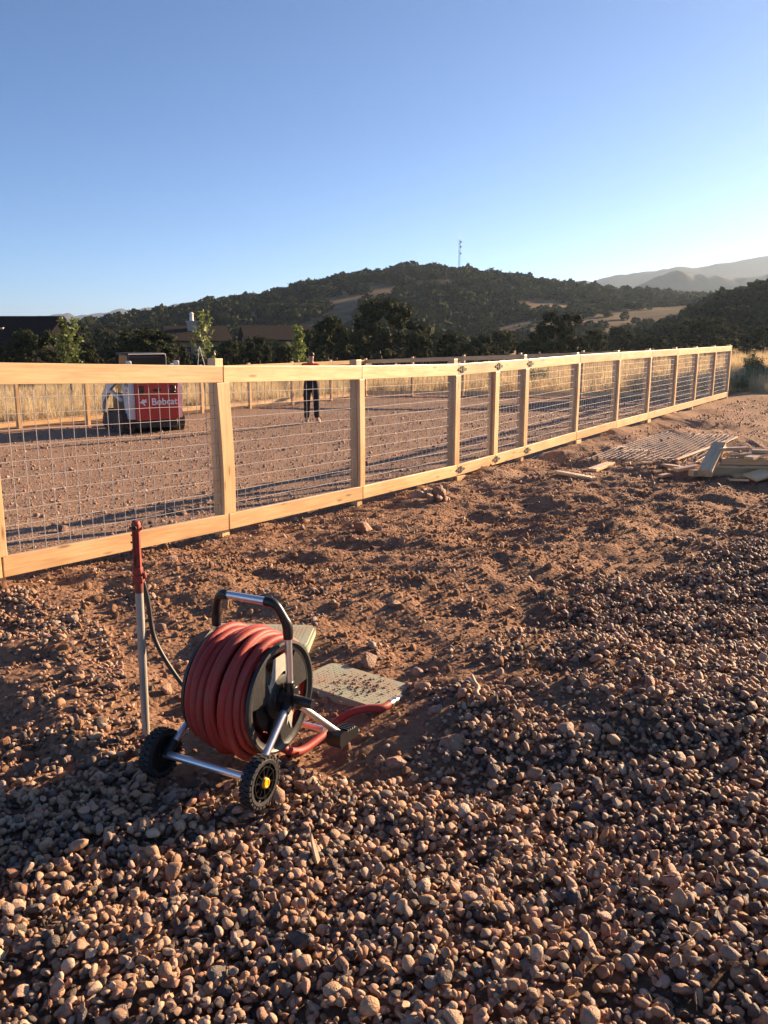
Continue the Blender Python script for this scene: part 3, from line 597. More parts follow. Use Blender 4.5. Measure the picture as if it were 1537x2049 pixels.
# posts of the gate keep a face board each
for s in GATE: board('batten', F3(s, ftop(s) - 1.42 + .14, .0225), F3(s, ftop(s) - .14, .0225), .12, .038, FN3, fence)
gate = empty('gate', (*fpt(7.1), gz(*fpt(7.1))), 0, 'timber and wire mesh gate with black butterfly hinges set into the near fence', 'gate')
for lift in (-.07, -1.35):
    for s0, s1 in ((6.075, 7.165), (7.175, 8.135)):
        board('rail', F3(s0, ftop(s0) + lift, .0225), F3(s1, ftop(s1) + lift, .0225), .14, .038, FN3, gate)
board('stile', F3(7.17, ftop(7.17) - 1.28, .0225), F3(7.17, ftop(7.17) - .14, .0225), .12, .038, FN3, gate)
board('stile', F3(7.10, ftop(7.17) - 1.40, -.03), F3(7.10, ftop(7.17) - .02, -.03), .07, .045, FN3, gate)
for s0, s1 in ((6.14, 7.1), (7.24, 8.07)): wires(s0, s1, lambda s: ftop(s) - 1.30, lambda s: ftop(s) - .12, lambda s, z: F3(s, z, -.004), gate)
hb = [(-.115, 0), (-.088, .018), (-.07, .008), (-.05, .014), (-.032, .040), (-.008, .028), (0, .034), (.008, .028), (.032, .040), (.05, .014), (.07, .008), (.088, .018), (.115, 0)]
hb = hb + [(a, -b) for a, b in hb[::-1][1:-1]]
for s in (6.16, 7.19, 8.22):
    for lift in (-.07, -1.35):
        mb = MB().prism(hb, -.004, .004).lathe([(-.042, .009), (.042, .009)], 10, 'Z'); h = mb.build('hinge', M['iron'], gate, 40, keep=True); axes(h, F3(s, ftop(s) + lift, .0475), FU3, -FN3, (0, 0, 1))

# ------------------------------------------------------------------ back fences
def back_fence(A, B, topA, topB, botA, botB, n, label, skip_first=False):
    A = Vector(A); B = Vector(B); u = (B - A).normalized(); nrm = Vector((u.y, -u.x, 0))
    if nrm.dot(-A.lerp(B, .5)) < 0: nrm = -nrm
    f = empty('fence', (*A.lerp(B, .5)[:2], gz(*A.lerp(B, .5)[:2])), 0, label, 'fence', 'arena fences')
    T = lambda t: topA + (topB - topA) * t; Bo = lambda t: botA + (botB - botA) * t; P = lambda t, z, o=0: Vector((*(A.lerp(B, t) + nrm * o)[:2], z))
    for k in range(n + 1):
        t = k / n
        if skip_first and k == 0: continue
        g = P(t, 0, 0); board('post', P(t, gz(g.x, g.y) - .2), P(t, T(t) + .05), .09, .09, nrm, f)
    for k in range(n):
        t0, t1 = k / n, (k + 1) / n; e = .05 / (B - A).length
        board('rail', P(t0 + e * .1, T(t0) - .07, .066), P(t1 - e * .1, T(t1) - .07, .066), .14, .038, nrm, f)
        board('rail', P(t0 + e * 1.2, Bo(t0) + .07, .01), P(t1 - e * 1.2, Bo(t1) + .07, .01), .14, .038, nrm, f)
        mb = MB(); L = (B - A).length / n; m = int(L / .13)
        for q in range(1, m): t = t0 + (t1 - t0) * q / m; mb.tube([P(t, Bo(t) + .12, .04), P(t, T(t) - .05, .04)], .0028, 4, False)
        for j in range(1, 10): w = j / 10; mb.tube([P(t0 + e, Bo(t0) + (T(t0) - Bo(t0)) * w, .043), P(t1 - e, Bo(t1) + (T(t1) - Bo(t1)) * w, .043)], .0028, 4, False)
        mb.build('wire_mesh', M['wire'], f, 180, keep=True)
    return f
back_fence((CX, CY, 0), (EX, EY, 0), .97, 1.50, -.34, .10, 6, 'shaded timber fence along the far right side of the arena')
LX, LY = DX - (CX - DX) / 7 * 2, DY - (CY - DY) / 7 * 2
back_fence((CX, CY, 0), (LX, LY, 0), .97, .82, -.36, -.53, 9, 'sunlit timber fence along the far left side of the arena', True)

# ------------------------------------------------------------------ hose reel (local frame: x along the axle, y away from the wheels)
YAW = R(-27); RO = Vector((-.654, 2.760, 0)); RZ = max(gz(-.44, 2.66), gz(-.87, 2.86)) + .022; RO.z = RZ
reel = empty('hose_reel', RO, YAW, 'aluminium and black plastic hose reel cart with two wheels standing on the gravel', 'hose reel')
RM = Matrix.Translation(RO) @ Matrix.Rotation(YAW, 4, 'Z')
AXY, AXZ = .285, .285                                    # drum axis
TR = .0145
def part(mb, name, m, parent=reel, smooth=40): return mb.build(name, M[m], parent, smooth)
def fl_prof(x0): return [(x0 - .008, .05), (x0 - .008, .213), (x0 - .004, .222), (x0 + .006, .222), (x0 + .010, .213), (x0 + .010, .05)]
def flange(x0, out):
    mb = MB(); mx = Matrix.Translation((0, AXY, AXZ)); s = out
    mb.lathe([(x0, .188), (x0, .214), (x0 + s * .006, .224), (x0 + s * .02, .222), (x0 + s * .022, .212), (x0 + s * .014, .204), (x0 + s * .012, .188)], 64, 'X', mx, True)
    mb.lathe([(x0, .03), (x0, .088), (x0 + s * .012, .088), (x0 + s * .018, .07), (x0 + s * .018, .03)], 40, 'X', mx, True)
    for k in range(3):                                   # broad spokes
        a0 = R(28 + 120 * k); pts = []
        for t in np.linspace(-1, 1, 7): a = a0 + R(27) * t; pts.append((.192 * math.cos(a), .192 * math.sin(a)))
        for t in np.linspace(1, -1, 5): a = a0 + R(30) * t; pts.append((.082 * math.cos(a), .082 * math.sin(a)))
        mb.prism(pts, x0 + s * .001, x0 + s * .011, 'X', mx)
    return mb
fl = part(flange(.125, 1), 'flange', 'greyp'); part(flange(-.155, -1), 'flange', 'greyp')
mx = Matrix.Translation((0, AXY, AXZ))
for poly_ in ([(-.045, .17), (.028, .172), (.05, .12), (.052, .09), (.02, .1), (-.02, .088), (-.048, .072), (-.052, .04), (-.064, .064), (-.07, .03), (-.088, .085), (-.078, .074), (-.062, .10)],
              [(-.055, -.115), (-.03, -.10), (-.02, -.125), (-.035, -.15), (-.045, -.132)],
              [(.05, -.06), (.078, -.10), (.062, -.16), (.045, -.12), (.03, -.135)]):
    part(MB().prism(poly_, .1372, .1386, 'X', mx), 'label_sticker', 'sticker', fl)

part(MB().lathe([(-.15, .142), (.118, .142)], 48, 'X', mx), 'drum', 'blackp')
part(MB().lathe([(-.185, .03), (-.15, .045), (.14, .062), (.150, .058), (.152, .036), (.165, .034), (.19, .026)], 32, 'X', mx), 'spindle', 'blackp')
for sg in (-1, 1):
    xf = .178 * sg
    hub = Vector((xf, AXY, AXZ))
    # moulded three-way hub
    mb = MB().lathe([(xf - .022, .032), (xf - .02, .036), (xf + .02, .036), (xf + .022, .032)], 24, 'X', mx)
    fw = Vector((.205 * sg, .035, .118)); bk = Vector((.262 * sg, .525, .045)); up = Vector((.172 * sg, .292, .548))
    for tgt, l in ((fw, .06), (bk, .06), (up, .07)):
        d = (tgt - hub).normalized(); mb.tube([hub - d * .01, hub + d * l], [.024, .0205], 14)
    hb_ = part(mb, 'hub', 'blackp')
    sc = MB()
    d = (bk - hub).normalized()
    sc.lathe([(xf + sg * .018, .004), (xf + sg * .026, .006)], 10, 'X', Matrix.Translation((0, AXY + .028, AXZ + .02))); part(sc, 'screw', 'alu', hb_)
    part(MB().tube([hub + (up - hub).normalized() * .05, up], TR, 18), 'upright_tube', 'alu')
    part(MB().tube([hub + (fw - hub).normalized() * .05, fw + (fw - hub).normalized() * .03], TR, 18), 'leg_tube', 'alu')
    part(MB().tube([hub + (bk - hub).normalized() * .05, bk], TR, 18), 'leg_tube', 'alu')
    # foot
    d = (bk - hub).normalized(); rt = Vector((1, 0, 0)); nn = rt.cross(d).normalized()
    fm = MB(); FXM = Matrix(((1, 0, 0, bk.x), (0, 1, 0, bk.y), (0, 0, 1, bk.z), (0, 0, 0, 1)))
    fm.prism([(-.06, .028), (-.03, .036), (.0, .018), (.085, .006), (.092, -.024), (.08, -.032), (-.05, -.034), (-.064, -.012)], -.03, .036, 'X', FXM)
    for k in range(4): fm.box((-.024, .012 + k * .018, .0), (.03, .019 + k * .018, .0215 - k * .0027), FXM)
    part(fm, 'foot', 'blackp')
    # grip elbow
    e = [up - (up - hub).normalized() * .02, up + Vector((-.002 * sg, .0, .03)), Vector((.160 * sg, .284, .612)), Vector((.140 * sg, .274, .655)), Vector((.118 * sg, .270, .671)), Vector((.088 * sg, .268, .674))]
    pp = spline(e, 6); part(MB().tube(pp, [.0185 + .002 * math.sin(i / len(pp) * 9) for i in range(len(pp))], 18), 'grip', 'blackp')
    # wheel
    wx = .232 * sg; WC = Matrix.Translation((wx, 0, .094)); s = sg
    ty = MB(); nlug = 26
    ty.lathe([(-.022, .070), (-.024, .082), (-.019, .0895), (.019, .0895), (.024, .082), (.022, .070)], 52, 'X', WC, True)
    for k in range(nlug): ty.box((-.024, -.0068, .086), (.0, .0068, .0945), WC @ Matrix.Rotation(2 * math.pi * k / nlug, 4, 'X')); ty.box((.0, -.0068, .086), (.024, .0068, .0945), WC @ Matrix.Rotation(2 * math.pi * (k + .5) / nlug, 4, 'X'))
    wh = part(ty, 'wheel', 'rubber')
    rm = MB(); rm.lathe([(-.014, .02), (-.014, .072), (.012, .072), (.012, .066), (.004, .064), (.004, .02)], 40, 'X', WC, True)
    for rr_ in (.0715, .056): rm.lathe([(s * .006, rr_ - .0022), (s * .0215, rr_ - .0016), (s * .0215, rr_ + .0016), (s * .006, rr_ + .0022)], 48, 'X', WC, True)
    for k in range(10): rm.box((s * .012 - .008, -.0016, .02), (s * .012 + .008, .0016, .071), WC @ Matrix.Rotation(2 * math.pi * k / 10, 4, 'X'))
    rm.lathe([(s * -.012, .026), (s * .016, .024), (s * .022, .020)], 28, 'X', WC); part(rm, 'rim', 'blackp', wh)
    cp = MB().lathe([(s * .022, .0195), (s * .030, .0185), (s * .032, .0165), (s * .0325, .012), (s * .031, .0105), (s * .031, .004)], 32, 'X', WC); part(cp, 'hub_cap', 'yellow', wh)
    # leg end clamp round the axle
    part(MB().tube([fw + Vector((-.0, .012, .012)), Vector((.205 * sg, -.004, .085))], [.021, .024], 16), 'axle_clamp', 'blackp')
part(MB().tube([(-.212, 0, .094), (.212, 0, .094)], TR + .0008, 18), 'axle', 'alu')
part(MB().tube([(-.10, .268, .674), (.10, .268, .674)], TR + .001, 18), 'handle_bar', 'alu')
part(MB().tube([(-.2, .50, .062), (.2, .50, .062)], TR - .001, 16), 'cross_tube', 'alu')
ck = MB(); ck.tube([(.165, AXY, AXZ), (.205, AXY + .005, AXZ)], .012, 12); part(ck, 'crank_shaft', 'alu')
cr = MB().box((.196, AXY - .02, AXZ - .02), (.208, AXY + .02, AXZ + .055), None, .003); crk = part(cr, 'crank_arm', 'blackp')
gp_ = [(.196, AXY - .012, AXZ + .012), (.205, AXY - .013, AXZ + .012), (.285, AXY - .02, AXZ + .006)]
part(MB().tube([(.208, AXY - .014, AXZ + .010), (.214, AXY - .014, AXZ + .010), (.29, AXY - .018, AXZ + .008), (.294, AXY - .018, AXZ + .008)], [.017, .019, .0195, .017], 20), 'crank_grip', 'blackp', crk)

# the red hose: coil on the drum and its tail on the ground
hr = .0172; pts = []
turns = 8; nseg = 40; xs0, xs1 = .104, -.134
inner = []
for lay, (rr_, t_n) in enumerate(((.168, 8), (.198, 8), (.226, 8))):
    seq = []
    for k in range(t_n * nseg + 1):
        t = k / (t_n * nseg); a = -math.pi * .5 + 2 * math.pi * t_n * t
        xx = xs0 + (xs1 - xs0) * (t if lay % 2 == 0 else 1 - t)
        wob_ = .008 * math.sin(a * .37 + lay * 2) + .007 * math.sin(a * 1.0 + t * 14) + .006 * float(vn(a / 2.9, lay * 7.7, 71)) + .003 * float(vn(a * 1.3, lay, 72)) + (.012 * math.exp(-((t - .45) / .3) ** 2) if lay == 2 else 0)
        xw = .006 * math.sin(a * .5 + 1.3) + .004 * math.sin(a * 1.37) + (.011 if lay == 2 else .004) * float(vn(a / 1.9, lay * 3.1, 73))
        ra = rr_ + wob_; seq.append((xx + xw, AXY + ra * math.cos(a), AXZ + ra * math.sin(a)))
    pts += seq[::1]
# a couple of crossing loops on top of the coil
for k in range(int(2.0 * nseg)):
    t = k / (2.0 * nseg); a = -math.pi * .5 + 2 * math.pi * 2.0 * t; ra = .242 + .010 * math.sin(a + 1.2) ; xx = -.02 + .085 * math.sin(t * 5.2)
    if k == 0: continue
HM = RM
W = [HM @ Vector(p) for p in pts]
def gpt(px, py, up): p = hit(px, py); return Vector((p.x, p.y, p.z + up))
tail = [gpt(600, 1512, .02), gpt(640, 1485, .02), gpt(672, 1458, .03), gpt(700, 1446, .045), gpt(735, 1436, .045), gpt(765, 1428, .03), gpt(782, 1416, .022)]
last = W[-1]
W2 = W[:-6] + spline([W[-7], HM @ Vector((-.10, AXY + .10, .055)), HM @ Vector((.02, AXY + .10, .036)), HM @ Vector((.10, .34, .030))] + tail, 10)[1:]
for p in W2:
    p.z = max(p.z, gz(p.x, p.y) + .008)
hose = MB().tube(W2, hr, 12).build('hose', M['hose'], None, 180)
tag(hose, 'red rubber hose coiled on the reel with its tail on the dirt', 'hose')
e0, e1 = W2[-1], W2[-1] + (W2[-1] - W2[-2]).normalized() * .075
e1 = Vector((e1.x + .01, e1.y + .02, e1.z)); dd = (e1 - e0).normalized()
MB().tube([e0 - dd * .012, e0 + dd * .012, e0 + dd * .014, e0 + dd * .03, e0 + dd * .031, e0 + dd * .042], [.0195, .0195, .016, .016, .020, .020], 14).build('ferrule', M['brass'], hose, 40)
MB().tube([e0 + dd * .042, e0 + dd * .075], [.011, .010], 12).tube([e0 + dd * .070, e0 + dd * .09], .015, 6).build('coupling', M['brass'], hose, 40)

# ------------------------------------------------------------------ pipe with red head, supply hose
SB = hit(293, 1478); ST = Vector((SB.x + .005, SB.y, SB.z + .94)); ST.x = -.99
pipe = empty('standpipe', SB, 0, 'galvanised pipe standing in the ground with a chipped red perforated head', 'pipe')
def L0(p): return Vector(p) - SB
up_ = (ST - SB).normalized(); at_ = lambda h: SB + (ST - SB) * (h / .94)
MB().tube([L0(at_(-.15)), L0(at_(.655))], .0165, 20).build('pipe', M['galv'], pipe, 60)
MB().tube([L0(at_(.645)), L0(at_(.70))], .0178, 20).build('collar', M['redp'], pipe, 60)
ch = MB(); p0, p1 = L0(at_(.69)), L0(at_(.93)); zz = up_; xx = Vector((1, 0, 0)); xx = (xx - zz * xx.dot(zz)).normalized(); yy = zz.cross(xx)
CM = Matrix(((xx.x, yy.x, zz.x, p0.x), (xx.y, yy.y, zz.y, p0.y), (xx.z, yy.z, zz.z, p0.z), (0, 0, 0, 1))); hl = (p1 - p0).length
ch.prism([(-.014, -.013), (-.009, -.016), (-.004, -.009), (.004, -.009), (.009, -.016), (.014, -.013), (.013, .010), (.006, .015), (-.006, .015), (-.013, .010)], 0, hl, 'Z', CM); chn = ch.build('channel', M['redp'], pipe, 30)
cl = MB().box((-.021, -.020, -.004), (.021, .020, .030), CM, .004).box((-.019, -.018, .03), (.017, .018, .062), CM, .004).box((.014, -.010, .014), (.032, .010, .040), CM, .004); cl.build('clamp', M['redp'], pipe, 40)
for k, h in enumerate((.075, .105, .135, .165, .195)):
    MB().lathe([(-.020 - (k % 2) * .003, .0035), (-.012, .0055)], 8, 'X', CM @ Matrix.Translation((0, -.004, h))).build('bolt', M['redp'], chn, 40)
cpm = MB().lathe([(hl - .03, .0155), (hl - .028, .018), (hl + .0, .0185), (hl + .012, .015), (hl + .016, .006)], 14, 'Z', CM); cpm.tube([CM @ Vector((-.027, 0, hl - .018)), CM @ Vector((.026, 0, hl - .018))], .006, 8); cpm.build('cap', M['redp'], pipe, 40)
MB().lathe([(-.026, .0085), (-.0183, .0085)], 12, 'Y', CM @ Matrix.Translation((0, 0, hl - .012))).build('outlet', M['iron'], pipe, 40)
h0 = at_(.62) + Vector((.02, .015, 0)); rb_ = RM @ Vector((-.19, AXY + .02, AXZ))
sh = spline([at_(.685) + Vector((.012, .02, 0)), at_(.60) + Vector((.025, .03, 0)), Vector((SB.x + .055, SB.y + .02, SB.z + .44)), Vector((SB.x + .13, SB.y, SB.z + .30)), Vector((SB.x + .22, SB.y - .03, SB.z + .20)), Vector((SB.x + .30, SB.y - .05, SB.z + .17)), rb_], 10)
tag(MB().tube(sh, .0095, 12).build('supply_hose', M['bhose'], None, 180), 'thin black hose hanging from the pipe head down to the reel', 'hose')

# ------------------------------------------------------------------ valve box lids
def lid(cx, cy, rz, L, Wd, th, label, seed):
    z = gz(cx, cy) + .012; o = empty('valve_box', (cx, cy, z), rz, label, 'valve box', 'valve box lids')
    def rr(l, w, r, n=5):
        out = []
        for sx_, sy_, a0 in ((1, 1, 0), (-1, 1, 90), (-1, -1, 180), (1, -1, 270)):
            for k in range(n + 1): a = R(a0 + 90 * k / n); out.append((sx_ * (l / 2 - r) + r * math.cos(a), sy_ * (w / 2 - r) + r * math.sin(a)))
        return out
    MB().prism(rr(L, Wd, .05), -.1, th - .006, 'Z').build('box_rim', M['lid2'], o, 40)
    mb = MB().prism(rr(L - .022, Wd - .022, .042), th - .008, th + .004, 'Z'); ld = mb.build('lid', M['lid'], o, 40)
    st_ = MB()
    for i in range(int(L / .021)):
        for j in range(int(Wd / .021)):
            x, y = -L / 2 + .03 + i * .02, -Wd / 2 + .03 + j * .02
            if abs(x) < L / 2 - .035 and abs(y) < Wd / 2 - .035: st_.box((x - .0055, y - .0025, th + .003), (x + .0055, y + .0025, th + .0048)) if (i + j) % 2 else st_.box((x - .0025, y - .0055, th + .003), (x + .0025, y + .0055, th + .0048))
    tr_ = st_.build('tread_pattern', M['lid'], ld, None); tr_['kind'] = 'stuff'
    return o
lid(-.155, 3.70, R(-36), .52, .32, .014, 'green plastic valve box lid lying in the dirt right of the hose reel', 1)
lid(-.70, 4.31, R(-4), .60, .34, .028, 'green plastic valve box lid mostly hidden behind the hose reel', 2)
dl = np.random.default_rng(5); k = 170
lx = -.155 + dl.normal(.06, .11, k); ly = 3.70 + dl.normal(-.05, .07, k); lr = dl.uniform(.003, .008, k)
scatter('soil_on_lid', clod, np.stack([lx, ly, np.full(k, gz(-.155, 3.70) + .012 + .019)], -1), dl.uniform(0, 6.28, (k, 3)), np.repeat(lr[:, None], 3, 1), dl.integers(0, 6, k), ground)

# ------------------------------------------------------------------ stick and splinter on the ground
P = hit(952, 1400) + Vector((0, 0, .035)); q = [P + Vector((.005, -.07, .012)), P + Vector((.0, -.03, .014)), P + Vector((.012, .01, .02)), P + Vector((.004, .07, .016)), P + Vector((-.004, .14, .02))]
tag(MB().tube(spline(q, 5), [.010] * 10 + [.009] * 11, 8).build('stick', M['stick'], None, 60), 'short bleached bent stick on the dirt mound', 'stick')
P = hit(637, 1748); o = MB().prism([(-.006, 0), (.008, .004), (.005, .05), (.001, .085), (-.005, .07), (-.007, .03)], -.003, .003).build('wood_splinter', M['stick'], None, 40)
o.scale = (1.25, 1.25, 1.25); o.location = P + Vector((0, 0, .04)); o.rotation_euler = (R(-12), R(-4), R(62)); tag(o, 'thin pale wood splinter poking up out of the gravel', 'splinter')

# ------------------------------------------------------------------ loose boards, offcut pile, wire panel on the ground
def loose(px0, py0, px1, py1, w, t, label, name='plank', group='offcut boards', lift0=0.0, lift1=0.0, tilt=0.0, cat='board'):
    a, b = hit(px0, py0), hit(px1, py1); a.z += t / 2 + .004 + lift0; b.z += t / 2 + .004 + lift1
    d = (b - a).normalized(); f = Matrix.Rotation(tilt, 3, d) @ Vector((0, 0, 1)); o = board(name, a, b, w, t, f, None); return tag(o, label, cat, group)
loose(1116, 948, 1190, 962, .10, .038, 'longer lone board lying left of the lumber pile')
loose(1184, 944, 1222, 930, .13, .038, 'short wide board lying by itself nearest the flat wire panel')
loose(1250, 932, 1262, 930, .05, .038, 'tiny block offcut between the lone boards and the pile')
loose(1285, 929, 1303, 929, .06, .03, 'small flat offcut left of the pile, below the wire panel')
loose(1322, 923, 1345, 921, .08, .038, 'flat offcut at the upper left edge of the pile')
loose(1320, 957, 1337, 953, .07, .038, 'small block offcut in front of the pile on the left')
loose(1330, 934, 1380, 942, .10, .038, 'board lying at the left foot of the lumber pile')
BP = hit(1460, 958); 
def pile(dx0, dy0, z0, dx1, dy1, z1, w, t, label, tilt=0.0):
    a = BP + Vector((dx0, dy0, z0)); b = BP + Vector((dx1, dy1, z1)); d = (b - a).normalized(); f = Matrix.Rotation(tilt, 3, d) @ Vector((0, 0, 1)); return tag(board('plank', a, b, w, t, f), label, 'board', 'offcut boards')
pile(-.30, .25, .045, .75, .22, .045, .09, .09, 'square timber at the base of the pile, lying left to right')
pile(-.20, .42, .05, .85, .55, .05, .14, .09, 'thick timber at the back of the pile base')
pile(.05, .05, .03, .9, .02, .03, .14, .038, 'flat board at the front right of the pile base')
pile(-.10, .25, .115, .72, .20, .115, .14, .038, 'board in the second layer of the pile, below the light topped one')
pile(-.02, .28, .175, .80, .20, .175, .09, .075, 'pale square timber in the third layer of the pile')
pile(.10, .34, .24, .70, .40, .25, .14, .038, 'board near the top of the pile, left to right')
pile(.25, .10, .235, .62, .42, .25, .12, .038, 'short board laid crosswise on top of the pile')
pile(.02, .45, .30, .40, .48, .31, .09, .038, 'topmost thin board at the back of the pile')
pile(.42, .40, .285, .66, .30, .29, .09, .038, 'short pale offcut on top at the right of the pile')
pile(-.32, -.04, .07, .10, .62, .335, .16, .085, 'big dark faced timber leaning on the front of the pile')
pile(-.55, .30, .06, -.25, .38, .10, .10, .038, 'board poking out of the left end of the pile')
pile(-.42, .14, .045, -.22, .2, .045, .10, .075, 'stubby block end at the left of the leaning timber')
pile(.18, -.14, .035, .50, .06, .075, .19, .030, 'grey faced board slanting at the front right of the pile', .25)
pile(.50, -.05, .03, 1.2, -.02, .03, .10, .038, 'long board running out of the picture at the right of the pile')
pile(-.45, .62, .02, .30, .75, .02, .10, .03, 'pale strip behind the pile')
pile(-.06, -.13, .012, .16, -.16, .012, .06, .02, 'grey splinter of board lying in front of the pile')
pile(.74, .08, .10, .74, .60, .12, .14, .05, 'board end standing out at the right side of the pile')
corners = [hit(1175, 921), hit(1392, 926), hit(1476, 877), hit(1330, 866)]
wp = MB()
def bil(u, v):
    p = corners[0].lerp(corners[1], u).lerp(corners[3].lerp(corners[2], u), v); return Vector((p.x, p.y, max(gz(p.x, p.y) + .012, p.z + .02) + .015 * math.sin(u * 5 + v * 4)))
nu_, nv_ = 18, 30
for i in range(nu_ + 1): wp.tube([bil(i / nu_, v) for v in np.linspace(0, 1, 14)], .0032, 5, False)
for j in range(nv_ + 1): wp.tube([bil(u, j / nv_) + Vector((0, 0, .006)) for u in np.linspace(0, 1, 10)], .0022, 5, False)
tag(wp.build('wire_panel', M['wire'], None, 180), 'sheet of welded wire mesh lying flat on the ground behind the lumber pile', 'wire panel')
tag(MB().box((0, 0, 0), (1, 1, 1)).build('batten_strip', M['wood'], None, None), 'long thin pale strip of wood along the right edge of the flat wire panel', 'board', 'offcut boards')
o = bpy.data.objects['batten_strip']; bpy.data.objects.remove(o)
a, b = hit(1352, 924), hit(1474, 878); a.z += .03; b.z += .03; tag(board('batten_strip', a, b, .045, .02, (0, 0, 1)), 'long thin pale strip of wood along the right edge of the flat wire panel', 'board', 'offcut boards')

# ------------------------------------------------------------------ compact track loader
BX, BY = -6.34, 21.3; BZ = gz(BX, BY); bob = empty('track_loader', (BX, BY, BZ), R(34), 'white and red compact track loader seen from behind, parked in the arena', 'loader')
def bp(mb, name, m, parent=bob, smooth=40): return mb.build(name, M[m], parent, smooth)
for sg in (-1, 1):
    x0, x1 = sg * .48, sg * .80; x0, x1 = min(x0, x1), max(x0, x1)
    outl = [(-.78, .02), (.62, .02), (.80, .10), (.86, .22), (.74, .40), (-.55, .56), (-.80, .54), (-.95, .40), (-.96, .22), (-.90, .08)]
    tk = bp(MB().prism(outl, x0, x1, 'X'), 'track', 'trackm'); lg = MB()
    for i in range(len(outl)):
        a, b = Vector(outl[i]), Vector(outl[(i + 1) % len(outl)]); ln = (b - a).length; nrm = Vector(((b - a).y, -(b - a).x)).normalized(); k = max(1, int(ln / .11))
        for q in range(k):
            c = a.lerp(b, (q + .5) / k); d = (b - a).normalized() * .03; p = [c - d, c + d, c + d + nrm * .03, c - d + nrm * .03]; lg.prism([tuple(v) for v in p], x0 + .01, x1 - .01, 'X')
    bp(lg, 'lug', 'trackm', tk)
    wl = MB()
    for yy_, zz_, r_ in ((-.68, .34, .17), (.62, .22, .13), (-.3, .15, .09), (0, .15, .09), (.3, .15, .09)): wl.lathe([(x1 if sg > 0 else x0, r_), ((x1 if sg > 0 else x0) + sg * .015, r_ * .8)], 18, 'X', Matrix.Translation((0, yy_, zz_)))
    bp(wl, 'roller', 'darkm', tk)
    # rear tower (white) and lift arm
    bp(MB().prism([(-1.18, .38), (-.86, .38), (-.62, .95), (-.66, 1.52), (-.80, 1.72), (-1.02, 1.70), (-1.16, 1.45), (-1.22, .9)], min(sg * .54, sg * .66), max(sg * .54, sg * .66), 'X'), 'tower', 'white')
    bp(MB().prism([(-1.02, 1.58), (-.75, 1.66), (.2, 1.30), (.92, .92), (1.06, .45), (.98, .40), (.86, .70), (.1, 1.10), (-.72, 1.36)], min(sg * .67, sg * .75), max(sg * .67, sg * .75), 'X'), 'lift_arm', 'white')
    bp(MB().tube([(sg * .71, -.62, .84), (sg * .71, .1, 1.0), (sg * .71, .55, .98)], .05, 10), 'cylinder', 'white')
    bp(MB().box((sg * .60 - .05, -1.16, 1.68), (sg * .60 + .05, -1.02, 1.80), None, .012), 'work_lamp', 'white')
bp(MB().box((-.54, -1.12, .30), (.54, .72, .95), None, .03), 'chassis', 'darkm')
eng = bp(MB().box((-.53, -1.10, .95), (.53, -.35, 1.28), None, .04), 'engine_cover', 'darkm')
tg = bp(MB().prism([(-.53, .36), (.53, .36), (.535, 1.24), (.50, 1.30), (-.50, 1.30), (-.535, 1.24)], -1.30, -1.13), 'tailgate', 'bred')
bp(MB().box((-.50, -1.312, 1.265), (.50, -1.285, 1.30), None, .006), 'trim', 'white', tg)
for sg in (-1, 1): bp(MB().box((sg * .40 - .07, -1.315, .98), (sg * .40 + .07, -1.296, 1.20), None, .01).box((sg * .40 - .05, -1.325, 1.0), (sg * .40 + .05, -1.31, 1.07), None, .01), 'tail_lamp', 'lampr', tg)
bp(MB().box((-.10, -1.312, 1.06), (.10, -1.296, 1.12), None, .005), 'latch', 'darkm', tg)
bp(MB().box((-.52, -1.24, .16), (.52, -1.05, .36), None, .02), 'bumper', 'darkm')
cab = bp(MB().prism([(-.62, .9), (.45, .9), (.52, 1.3), (.30, 1.92), (-.55, 1.95), (-.66, 1.88)], -.46, .46, 'X'), 'cab', 'cabg')
bp(MB().box((-.49, -.60, 1.925), (.49, .36, 1.985), None, .02), 'roof', 'darkm', cab)
for sg in (-1, 1): bp(MB().tube([(sg * .47, -.66, .95), (sg * .47, -.66, 1.9), (sg * .47, -.55, 1.96)], .03, 8).tube([(sg * .47, .5, 1.3), (sg * .47, .3, 1.93)], .03, 8), 'cab_post', 'darkm', cab)
bp(MB().tube([(-.47, -.672, 1.955), (.47, -.672, 1.955), (.475, -.672, 1.3)], .014, 8), 'roof_edge', 'white', cab)
bp(MB().prism([(.95, .06), (1.6, .05), (1.62, .09), (1.2, .12), (1.12, .5), (1.0, .52)], -.58, .58, 'X'), 'bucket', 'darkm')
def text(body, size, mx, m, parent, name='lettering', bold=0.0):
    cu = bpy.data.curves.new(name, 'FONT'); cu.body = body; cu.size = size; cu.align_x = 'CENTER'; cu.align_y = 'CENTER'; cu.extrude = .002; cu.offset = bold
    t = bpy.data.objects.new(name + '_tmp', cu); COL.objects.link(t); dg = bpy.context.evaluated_depsgraph_get(); me_ = bpy.data.meshes.new_from_object(t.evaluated_get(dg)); bpy.data.objects.remove(t)
    me_.materials.clear(); me_.materials.append(M[m]); o = link(name, me_, parent); o.matrix_basis = mx; return o
text('Bobcat', .235, Matrix.Translation((.17, -1.304, .80)) @ Matrix.Rotation(R(90), 4, 'X'), 'letter', tg, bold=.004)
bp(MB().prism([(-.46, .79), (-.40, .84), (-.38, .88), (-.34, .86), (-.28, .88), (-.29, .83), (-.26, .80), (-.32, .80), (-.34, .76), (-.30, .73), (-.34, .72), (-.38, .77)], -1.306, -1.3005), 'emblem', 'letter', tg)
tw = [c for c in bob.children if c.name.startswith('tower')]
text('T190', .15, Matrix.Translation((-.664, -.98, 1.22)) @ Matrix.Rotation(R(-90), 4, 'Z') @ Matrix.Rotation(R(90), 4, 'X'), 'letd', tw[0], bold=.004)
